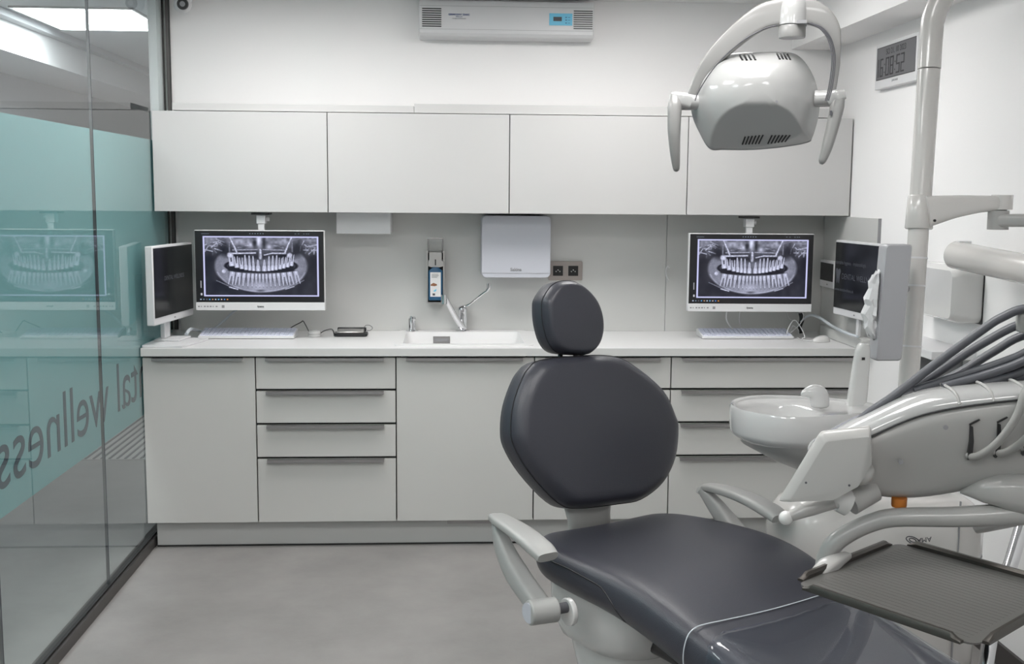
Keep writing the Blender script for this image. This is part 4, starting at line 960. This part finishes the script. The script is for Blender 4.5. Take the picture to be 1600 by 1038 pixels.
# local: x lateral, y backwards (feet at -y), z up
# backrest
BC = Vector((0.001, 0.047, 0.857)); al = math.radians(14)
def bk_(a, b, off): # a lateral, b up along the pad, off towards the patient
    return (BC.x + a, BC.y + b * math.sin(al) - off * math.cos(al), BC.z + b * math.cos(al) + off * math.sin(al))
outB = [(-0.147, 0.222), (-0.025, 0.226), (0.106, 0.218), (0.184, 0.187), (0.29, 0.10), (0.328, 0.012), (0.332, -0.028), (0.305, -0.113), (0.247, -0.18), (0.155, -0.220), (0.068, -0.222), (-0.080, -0.214), (-0.145, -0.188), (-0.225, -0.095), (-0.268, -0.012), (-0.27, 0.042), (-0.252, 0.107), (-0.215, 0.172), (-0.185, 0.204)]
def pad(outl2, place, thick, bulge, cen, k=4):
    R0 = smooth2d(outl2, k); m = MB(); rings = []
    for s, off in ((0.80, -thick), (0.93, -thick * 0.98), (0.985, -thick * 0.85), (1.0, -thick * 0.5), (1.0, -thick * 0.15), (0.99, bulge * 0.14), (0.968, bulge * 0.36), (0.935, bulge * 0.58), (0.895, bulge * 0.74), (0.85, bulge * 0.82), (0.78, bulge * 0.855), (0.65, bulge * 0.90), (0.45, bulge * 0.96), (0.25, bulge * 0.99), (0.08, bulge)):
        rings.append([place(cen[0] + (a - cen[0]) * s, cen[1] + (b - cen[1]) * s, off) for a, b in R0])
    return m.loft(rings), R0
m, R0 = pad(outB, bk_, 0.075, 0.050, (0.03, 0.0))
br = obj('backrest', m, 'leather', ch, angle=180)
def seamline(R0, place, s, off, cen, r=0.0013):
    P = [place(cen[0] + (a - cen[0]) * s, cen[1] + (b - cen[1]) * s, off) for a, b in R0]; P.append(P[0])
    return MB().tube(P, r, 6, False, 1)
obj('backrest_seam', seamline(R0, bk_, 0.999, 0.002, (0.03, 0.0)), 'seam', br)
# back support plate
obj('back_support', MB().strip([(0.003, 0.035, 0.50), (0.003, 0.045, 0.60), (0.003, 0.070, 0.72), (0.003, 0.115, 0.86)], [0.074, 0.074, 0.10, 0.09], [0.016, 0.016, 0.018, 0.012], (0, 1, 0), 4), 'shell', ch, angle=60)
# headrest
HC = Vector((-0.022, 0.125, 1.185)); hal = math.radians(8); hro = math.radians(-4)
def hk_(a, b, off):
    a, b = a * math.cos(hro) - b * math.sin(hro), a * math.sin(hro) + b * math.cos(hro)
    return (HC.x + a, HC.y + b * math.sin(hal) - off * math.cos(hal), HC.z + b * math.cos(hal) + off * math.sin(hal))
outH = [(-0.100, 0.032), (-0.094, 0.060), (-0.062, 0.098), (-0.02, 0.112), (0.030, 0.106), (0.082, 0.068), (0.108, 0.021), (0.114, -0.032), (0.100, -0.076), (0.069, -0.102), (0.017, -0.107), (-0.045, -0.100), (-0.078, -0.070), (-0.096, -0.018)]
m, R1 = pad(outH, hk_, 0.060, 0.042, (0.005, 0.0))
hr_ = obj('headrest', m, 'leather', ch, angle=180)
obj('headrest_seam', seamline(R1, hk_, 0.999, 0.002, (0.005, 0.0)), 'seam', hr_)
obj('headrest_rod', MB().cyl((-0.045, 0.138, 1.0), (-0.045, 0.135, 1.12), 0.007), 'black', ch)
obj('headrest_rod', MB().cyl((0.010, 0.138, 1.0), (0.010, 0.135, 1.12), 0.007), 'black', ch)
# seat: sections along y
def lerp_tab(tab, y):
    tab = sorted(tab)
    if y <= tab[0][0]: return tab[0][1]
    for (a, va), (b, vb) in zip(tab, tab[1:]):
        if y <= b:
            t = (y - a) / (b - a); t = t * t * (3 - 2 * t) if False else t
            return va + (vb - va) * t
    return tab[-1][1]
ST = [  # y, left x, right x, top z, bottom z
    (0.000, -0.175, 0.200, 0.588, 0.515), (-0.015, -0.215, 0.235, 0.597, 0.505), (-0.045, -0.250, 0.275, 0.601, 0.498), (-0.10, -0.278, 0.315, 0.602, 0.492),
    (-0.18, -0.285, 0.350, 0.602, 0.489), (-0.28, -0.280, 0.372, 0.603, 0.487), (-0.38, -0.272, 0.378, 0.603, 0.482), (-0.48, -0.268, 0.368, 0.597, 0.472),
    (-0.58, -0.268, 0.342, 0.584, 0.458), (-0.68, -0.270, 0.310, 0.566, 0.440), (-0.80, -0.272, 0.285, 0.545, 0.425), (-0.95, -0.272, 0.268, 0.520, 0.410),
    (-1.15, -0.265, 0.258, 0.487, 0.385), (-1.40, -0.250, 0.245, 0.450, 0.355), (-1.50, -0.225, 0.22, 0.438, 0.36), (-1.53, -0.17, 0.17, 0.42, 0.375)]
# cross-section template: (u in -1..1 lateral, w in 0..1 bottom..top)
TPL = [(-0.80, 0.0), (-0.93, 0.10), (-0.99, 0.34), (-1.0, 0.55), (-0.985, 0.74), (-0.95, 0.90), (-0.88, 0.985), (-0.78, 1.0), (-0.60, 0.985), (-0.30, 0.96), (0.0, 0.95), (0.30, 0.96), (0.60, 0.985), (0.78, 1.0), (0.88, 0.985), (0.95, 0.90), (0.985, 0.74), (1.0, 0.55), (0.99, 0.34), (0.93, 0.10), (0.80, 0.0)]
rings = []
for y, xl, xr, zt, zb in ST:
    c = (xl + xr) / 2; h = (xr - xl) / 2
    rings.append([(c + h * u, y, zb + (zt - zb) * w) for u, w in TPL])
seat = obj('seat', MB().loft(rings), 'leather', ch, subsurf=2)
# side seam of the seat (left side panel) ending in a curve going down
sp = []
for y in [-0.02 - 0.02 * i for i in range(24)]:
    xl = lerp_tab([(a[0], a[1]) for a in ST], y); zt = lerp_tab([(a[0], a[3]) for a in ST], y); zb = lerp_tab([(a[0], a[4]) for a in ST], y)
    w = 0.76 - 0.10 * max(0, (-y - 0.25) / 0.2)
    if y < -0.36: w -= ((-y - 0.36) / 0.12) ** 2 * 0.62
    w = max(w, 0.06); xr = lerp_tab([(a[0], a[2]) for a in ST], y)
    u = lerp_tab([(b, a) for a, b in TPL[:8]], w) 
    sp.append(((xl + xr) / 2 + (xr - xl) / 2 * u * 0.998, y, zb + (zt - zb) * w))
obj('seat_seam', MB().tube(sp, 0.0022, 6, False, 1), 'seam', seat)
# transparent foot cover
rings = []
for y, xl, xr, zt, zb in [(-0.70, -0.2705, 0.305, 0.5625, 0.436)] + [r for r in ST if r[0] < -0.75]:
    c = (xl + xr) / 2; h = (xr - xl) / 2 + 0.004
    rings.append([(c + h * u, y, zb - 0.003 + (zt - zb + 0.007) * w) for u, w in TPL])
obj('foot_cover', MB().loft(rings), 'film_clear', ch, subsurf=2)
hem = [(x, y - 0.001, z) for x, y, z in rings[0]]
obj('cover_hem', MB().tube(hem, 0.0014, 6, True, 3), 'sleeve', ch)
# armrests
def armrest(s, sh, sy):
    c = -0.02
    X = lambda v: c + s * v + sh
    pts = [(X(0.338), -0.030 + sy, 0.655), (X(0.352), -0.040 + sy, 0.676), (X(0.365), -0.10 + sy, 0.682), (X(0.372), -0.20 + sy, 0.678), (X(0.375), -0.29 + sy, 0.662), (X(0.375), -0.325 + sy, 0.650)]
    a = obj('armrest', MB().strip(pts, [0.016, 0.022, 0.030, 0.035, 0.035, 0.030], [0.010, 0.012, 0.012, 0.013, 0.015, 0.013], (0, 0, 1), 5, n=20, power=3.6), 'armgrey', ch, angle=60)
    st = [(X(0.345), -0.035 + sy, 0.672), (X(0.362), -0.085 + sy, 0.622), (X(0.368), -0.17 + sy, 0.560), (X(0.365), -0.285 + sy, 0.500)]
    obj('armrest_strut', MB().strip(st, [0.018, 0.020, 0.027, 0.028], [0.012, 0.024, 0.028, 0.024], (0, 0, 1), 5, n=16, power=4), 'armgrey', a, angle=60)
    h0 = (X(0.405), -0.285 + sy, 0.498); h1 = (X(0.330), -0.30 + sy, 0.498)
    hb = obj('pivot_hub', MB().cyl(h0, h1, 0.032), 'armgrey', ch, bevel=0.004)
    obj('hub_cap', MB().cyl((h0[0] + s * 0.003, h0[1], h0[2]), h0, 0.026), 'bluish_white', hb)
    obj('hub_axle', MB().cyl(h1, (X(0.295), -0.302 + sy, 0.498), 0.014), 'ink', hb)
    obj('hub_flange', MB().cyl((X(0.300), -0.302 + sy, 0.485), (X(0.285), -0.303 + sy, 0.485), 0.036), 'white', hb, bevel=0.003)
armrest(-1, 0.0, 0.0)
armrest(1, 0.0, -0.055)
# white shell below the seat, pedestal, floor plate
def sec(z, hw, y0, y1, r=0.12, cx=0.035):
    return [(x, y, z) for x, y in rrect(cx - hw, cx + hw, y1, y0, r, 6)]
obj('seat_shell', MB().loft([sec(0.515, 0.262, -0.01, -0.44), sec(0.47, 0.262, -0.01, -0.43), sec(0.42, 0.258, -0.01, -0.42), sec(0.37, 0.247, -0.015, -0.40), sec(0.335, 0.232, -0.02, -0.375), sec(0.325, 0.215, -0.03, -0.36)]), 'white', ch, angle=60)
obj('pedestal', MB().loft([sec(0.327, 0.208, -0.03, -0.355), sec(0.22, 0.185, -0.04, -0.34), sec(0.08, 0.150, -0.05, -0.32), sec(0.03, 0.145, -0.05, -0.32)]), 'white', ch, angle=60)
obj('floor_plate', MB().loft([sec(0.0, 0.24, 0.05, -1.05), sec(0.03, 0.23, 0.04, -1.04)]), 'black', ch, angle=60)
obj('seat_beam', MB().loft([[(x, y, z) for x, z in rrect(-0.12, 0.17, z0_, z1_, 0.02, 3)] for y, z0_, z1_ in ((-0.36, 0.36, 0.50), (-0.7, 0.36, 0.46), (-1.2, 0.33, 0.40))]), 'black', ch, angle=60)

# =================================================================== DELIVERY UNIT
AX, AY, AZ = 2.040, -2.665, 1.032
dl = thing('delivery_unit', 'white instrument delivery unit on an arm, seen from behind', 'dental instrument unit', (AX, AY, AZ), math.radians(-16.26))
# stations: s, seam z, top z, bottom z
DS = [(-0.03, 0.005, 0.020, -0.025), (0.0, 0.018, 0.042, -0.040), (0.045, 0.042, 0.074, -0.060), (0.09, 0.064, 0.098, -0.076), (0.134, 0.090, 0.124, -0.079), (0.18, 0.111, 0.145, -0.077), (0.226, 0.124, 0.155, -0.068), (0.282, 0.136, 0.163, -0.052), (0.361, 0.150, 0.172, -0.040), (0.46, 0.163, 0.184, -0.035), (0.56, 0.170, 0.190, -0.030), (0.60, 0.165, 0.183, -0.015)]
sh_r, tp_r = [], []
for s, zs, ztp, zb in DS:
    k = 0.6 if s < 0 or s > 0.58 else 1.0
    hgt = zs - zb
    rc_ = 0.022 * max(0.0, 1 - abs(s - 0.155) / 0.10)
    sh_r.append([(s, 0.115, zs), (s, -0.030 * k, zs), (s, -0.036 * k, zs - 0.006), (s, -0.034 * k, zs - hgt * 0.25), (s, -0.026 * k + rc_ * 0.6, zs - hgt * 0.5), (s, -0.012 * k + rc_, zs - hgt * 0.75), (s, 0.010, zs - hgt * 0.92), (s, 0.035, zb), (s, 0.08, zb + 0.004), (s, 0.115, zb + 0.02)])
    dz = ztp - zs
    tp_r.append([(s, -0.033 * k, zs - 0.004), (s, -0.0335 * k, zs - 0.001), (s, -0.032 * k, zs + dz * 0.35), (s, -0.022 * k, zs + dz * 0.75), (s, 0.002, ztp - 0.001), (s, 0.03, ztp), (s, 0.08, ztp - 0.004), (s, 0.112, ztp - 0.016), (s, 0.117, zs - 0.004)])
shell = obj('shell', MB().loft(sh_r), 'shell', dl, subsurf=1)
top = obj('top_cover', MB().loft(tp_r), 'lamp_white', dl, subsurf=2)
obj('seam_gap', MB().strip([(s, -0.0335, zs - 0.0035) for s, zs, _, _ in DS[1:-1]], 0.0008, 0.002, (0, 1, 0), 3), 'seam', dl)
# grey tubes stand in for the shading of saddle grooves on the top cover
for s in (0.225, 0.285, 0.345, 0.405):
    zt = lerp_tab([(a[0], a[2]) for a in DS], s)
    obj('groove_shade', MB().tube([(s + 0.018, -0.033, zt - 0.024), (s + 0.012, -0.022, zt - 0.007), (s + 0.004, 0.0, zt + 0.0005), (s - 0.004, 0.04, zt + 0.001), (s - 0.008, 0.09, zt - 0.006)], 0.0030, 8), 'shell', top)
# screw holes
for s, z in ((0.220, 0.086), (0.143, 0.014)):
    obj('screw_hole', MB().cyl((s, -0.036, z), (s, -0.026, z), 0.0045), 'midgrey', shell)
# slots
for i in range(4):
    s = 0.262 + i * 0.048; z1 = 0.092 + i * 0.007; z0 = z1 - 0.066
    obj('holder_slot', MB().prism([(s, z1), (s + 0.006, z1 - 0.002), (s + 0.009, z1 - 0.03), (s + 0.008, z0 + 0.012), (s + 0.002, z0), (s - 0.001, z0), (s + 0.001, z1 - 0.03)], lambda x, z: (x, -0.0375, z), lambda x, z: (x, -0.018, z)), 'black', shell)
    obj('holder_slot', MB().prism([(s, z1), (s + 0.018, z1 + 0.012), (s + 0.016, z1 + 0.0135), (s + 0.008, z1 + 0.009), (s - 0.001, z1 + 0.003)], lambda x, z: (x, -0.0385, z), lambda x, z: (x, -0.025, z)), 'black', shell)
# lower mount and arms
obj('support_arm', MB().strip([(0.262, 0.03, -0.050), (0.30, 0.025, -0.042), (0.34, 0.02, -0.038), (0.40, 0.02, -0.045), (0.50, 0.03, -0.055), (0.62, 0.06, -0.06)], [0.02, 0.045, 0.055, 0.055, 0.05, 0.045], [0.003, 0.024, 0.036, 0.044, 0.040, 0.035], (0, 0, 1), 5, n=18, power=3), 'shell', dl, angle=70)
Rd = Matrix.Rotation(math.radians(16.26), 3, 'Z')
def dloc(p): return tuple(Rd @ (Vector(p) - Vector((AX, AY, AZ))))
a_ = [(0.60, 0.055, -0.06)] + [dloc(p) for p in ((2.86, -2.60, 0.90), (3.02, -2.35, 0.84), (3.00, -2.0, 0.76), (2.80, -1.74, 0.62))]
obj('link_arm', MB().tube(a_, [0.040, 0.042, 0.042, 0.04, 0.035], 20), 'shell', dl, angle=60)
obj('tray_arm', MB().tube([(0.56, 0.02, -0.072), (0.46, 0.005, -0.078), (0.374, 0.0, -0.080), (0.30, 0.0, -0.090), (0.237, 0.0, -0.097), (0.143, 0.0, -0.105), (0.100, 0.0, -0.118), (0.060, -0.002, -0.140), (0.030, -0.004, -0.165), (0.016, -0.005, -0.195), (0.012, -0.005, -0.226)], [0.026, 0.024, 0.022, 0.021, 0.0195, 0.0185, 0.018, 0.018, 0.0185, 0.019, 0.019], 24), 'shell', dl, angle=60)
# touch panel seen from behind
fo = [(-0.082, -0.074), (-0.008, 0.068), (0.083, 0.084), (0.089, 0.022), (0.064, -0.028), (0.012, -0.063)]
def inset(o, s, dx=0, dz=0):
    cx = sum(p[0] for p in o) / len(o); cz = sum(p[1] for p in o) / len(o)
    return [(cx + (p[0] - cx) * s + dx, cz + (p[1] - cz) * s + dz) for p in o]
m = MB()
def pr_(o): return o
def rc(o, r=0.10):
    out = []; n = len(o)
    for i in range(n):
        a = Vector(o[i - 1]); b = Vector(o[i]); c = Vector(o[(i + 1) % n])
        for t in (r, r * 0.4): out.append(tuple(b + (a - b) * t * 0.5 + (c - b) * 0.0 if t == r else b + (a - b) * 0.012 + (c - b) * 0.012))
        out.append(tuple(b + (c - b) * r * 0.5))
    return out
m.loft([[(x, -0.066, z) for x, z in rc(inset(fo, 0.86, 0.006, -0.007))], [(x, -0.0655, z) for x, z in rc(inset(fo, 0.88, 0.0055, -0.006))], [(x, -0.056, z) for x, z in rc(inset(fo, 0.975, 0.001, -0.001))], [(x, -0.052, z) for x, z in rc(fo)], [(x, -0.044, z) for x, z in rc(fo)], [(x, -0.040, z) for x, z in rc(inset(fo, 0.96))]])
tpn = obj('touch_panel', m, 'shell', dl, angle=50)
obj('panel_screw', MB().cyl((-0.032, -0.0668, -0.030), (-0.032, -0.063, -0.030), 0.0022), 'ink', tpn)
obj('panel_screw', MB().cyl((0.048, -0.0668, -0.030), (0.048, -0.063, -0.030), 0.0022), 'ink', tpn)
obj('panel_joint', MB().sphere((0.070, -0.036, -0.010), 0.026, 12), 'shell', dl)
# handle with ball
hb = obj('grip_handle', MB().tube([(-0.064, -0.03, -0.112), (-0.02, -0.022, -0.092), (0.022, -0.015, -0.074)], [0.0095, 0.0155, 0.018], 20), 'shell', dl, angle=60)
obj('grip_ball', MB().sphere((-0.066, -0.03, -0.113), 0.0145, 12), 'white', hb)
obj('grip_joint', MB().tube([(0.020, -0.012, -0.074), (0.030, -0.010, -0.070), (0.052, -0.004, -0.078)], [0.020, 0.026, 0.029], 24), 'white', hb, angle=60)
obj('grip_mount', MB().tube([(0.054, -0.004, -0.078), (0.10, 0.02, -0.055)], [0.028, 0.026], 24), 'shell', hb)
obj('orange_knob', MB().lathe([(0.014, -0.088), (0.015, -0.084), (0.015, -0.070)], (0.150, 0.02, 0.0), 24), 'orange', dl)

# hoses (whip arms): dark hoses leave the rear, arch beyond the frame and come down as light hoses into the slots
HO = [
    [(0.052, 0.03, 0.058), (0.085, 0.035, 0.092), (0.135, 0.045, 0.130), (0.21, 0.055, 0.195), (0.285, 0.06, 0.258), (0.325, 0.062, 0.288), (0.375, 0.06, 0.308), (0.47, 0.05, 0.30), (0.50, 0.0, 0.22)],
    [(0.10, 0.06, 0.090), (0.142, 0.07, 0.118), (0.215, 0.08, 0.172), (0.295, 0.085, 0.232), (0.375, 0.085, 0.278), (0.47, 0.07, 0.29), (0.53, 0.02, 0.22)],
    [(0.20, 0.10, 0.135), (0.265, 0.11, 0.172), (0.325, 0.115, 0.215), (0.385, 0.11, 0.252), (0.50, 0.09, 0.27), (0.56, 0.03, 0.20)],
    [(0.17, 0.05, 0.140), (0.235, 0.06, 0.163), (0.305, 0.06, 0.190), (0.355, 0.06, 0.212), (0.41, 0.06, 0.238), (0.53, 0.04, 0.245), (0.58, 0.0, 0.18)],
    [(0.22, 0.03, 0.152), (0.285, 0.04, 0.173), (0.34, 0.04, 0.195), (0.40, 0.04, 0.220), (0.53, 0.03, 0.23)],
    [(0.29, 0.04, 0.160), (0.345, 0.045, 0.178), (0.40, 0.045, 0.200), (0.50, 0.04, 0.215)],
    [(0.34, 0.05, 0.168), (0.40, 0.05, 0.185), (0.48, 0.05, 0.200)],
]
for h in HO:
    obj('hose', MB().tube(h, 0.0088, 14), 'hose', dl, angle=70)
obj('hose_end', MB().cyl((0.372, 0.085, 0.262), (0.372, 0.075, 0.300), 0.018), 'shell', dl, bevel=0.003)
for i, (s, z) in enumerate(((0.266, 0.032), (0.314, 0.042), (0.362, 0.052))):
    obj('instrument_hose', MB().tube([(s - 0.002, -0.028, z), (s + 0.012, -0.044, z + 0.004), (s + 0.040, -0.062, z + 0.034), (s + 0.068, -0.072, z + 0.085), (s + 0.085, -0.065, z + 0.14), (s + 0.12, -0.04, z + 0.20), (s + 0.19, 0.0, 0.235)], 0.0075, 14), 'hose_light', dl, angle=70)

# =================================================================== TRAY
TA = Vector((1.945, -2.827, 0.840)); TB = Vector((2.232, -2.592, 0.840)); TC = Vector((2.145, -3.117, 0.840)); TD = TB + TC - TA
tr = thing('instrument_tray', 'rectangular steel instrument tray with liner held in front of the seat', 'tray', tuple(TA))
def TL(u, v, z=0.0):
    p = (TB - TA) * u + (TC - TA) * v; return (p.x, p.y, z)
m = MB(); o = rrect(0.0, 1.0, 0.0, 1.0, 0.06, 5)
m.loft([[TL(u, v, -0.004) for u, v in o], [TL(u, v, -0.001) for u, v in o]]); obj('tray_plate', m, 'tray', tr)
def rim(a, b, out):
    a = Vector(a); b = Vector(b); out = Vector(out).normalized(); t = (b - a)
    prof = [(0, -0.004), (0.0, 0.006), (0.004, 0.011), (0.010, 0.011), (0.013, 0.004), (0.013, -0.003)]
    rings = []
    for q, k in ((0.0, 0.15), (0.03, 0.5), (0.06, 1), (0.94, 1), (0.97, 0.5), (1.0, 0.15)):
        rings.append([a + t * q + out * y + Vector((0, 0, z * (k if z > 0 else 1))) for y, z in prof])
    return MB().loft(rings)
e1 = Vector(TL(1, 0)) ; e2 = Vector(TL(0, 1))
d1 = e1.normalized(); d2 = e2.normalized()
obj('tray_rim', rim(TL(0, 0.06), TL(0, 0.94), -d1), 'tray_rim', tr, angle=30)
obj('tray_rim', rim(TL(1, 0.06), TL(1, 0.94), d1), 'tray_rim', tr, angle=30)
obj('tray_rim', rim(TL(0.06, 0), TL(0.94, 0), -d2), 'tray_rim', tr, angle=30)
obj('tray_rim', rim(TL(0.06, 1), TL(0.94, 1), d2), 'tray_rim', tr, angle=30)
m = MB()
for i in range(24):
    u = 0.06 + i * 0.038
    a = TL(u, 0.06, -0.0009); b = TL(u, 0.94, -0.0009); c = TL(u + 0.004, 0.94, -0.0009); d = TL(u + 0.004, 0.06, -0.0009)
    m.loft([[a, b, c, d], [(p[0], p[1], p[2] + 0.0002) for p in (a, b, c, d)]])
obj('liner_ribs', m, 'tray', tr, kind='stuff')
hk = obj('tray_holder', MB().strip([TL(0.22, -0.035, -0.012), TL(0.34, -0.03, 0.004), TL(0.50, -0.02, 0.012)], [0.014, 0.020, 0.010], [0.010, 0.012, 0.006], (0, 0, 1), 4), 'shell', tr, angle=60)
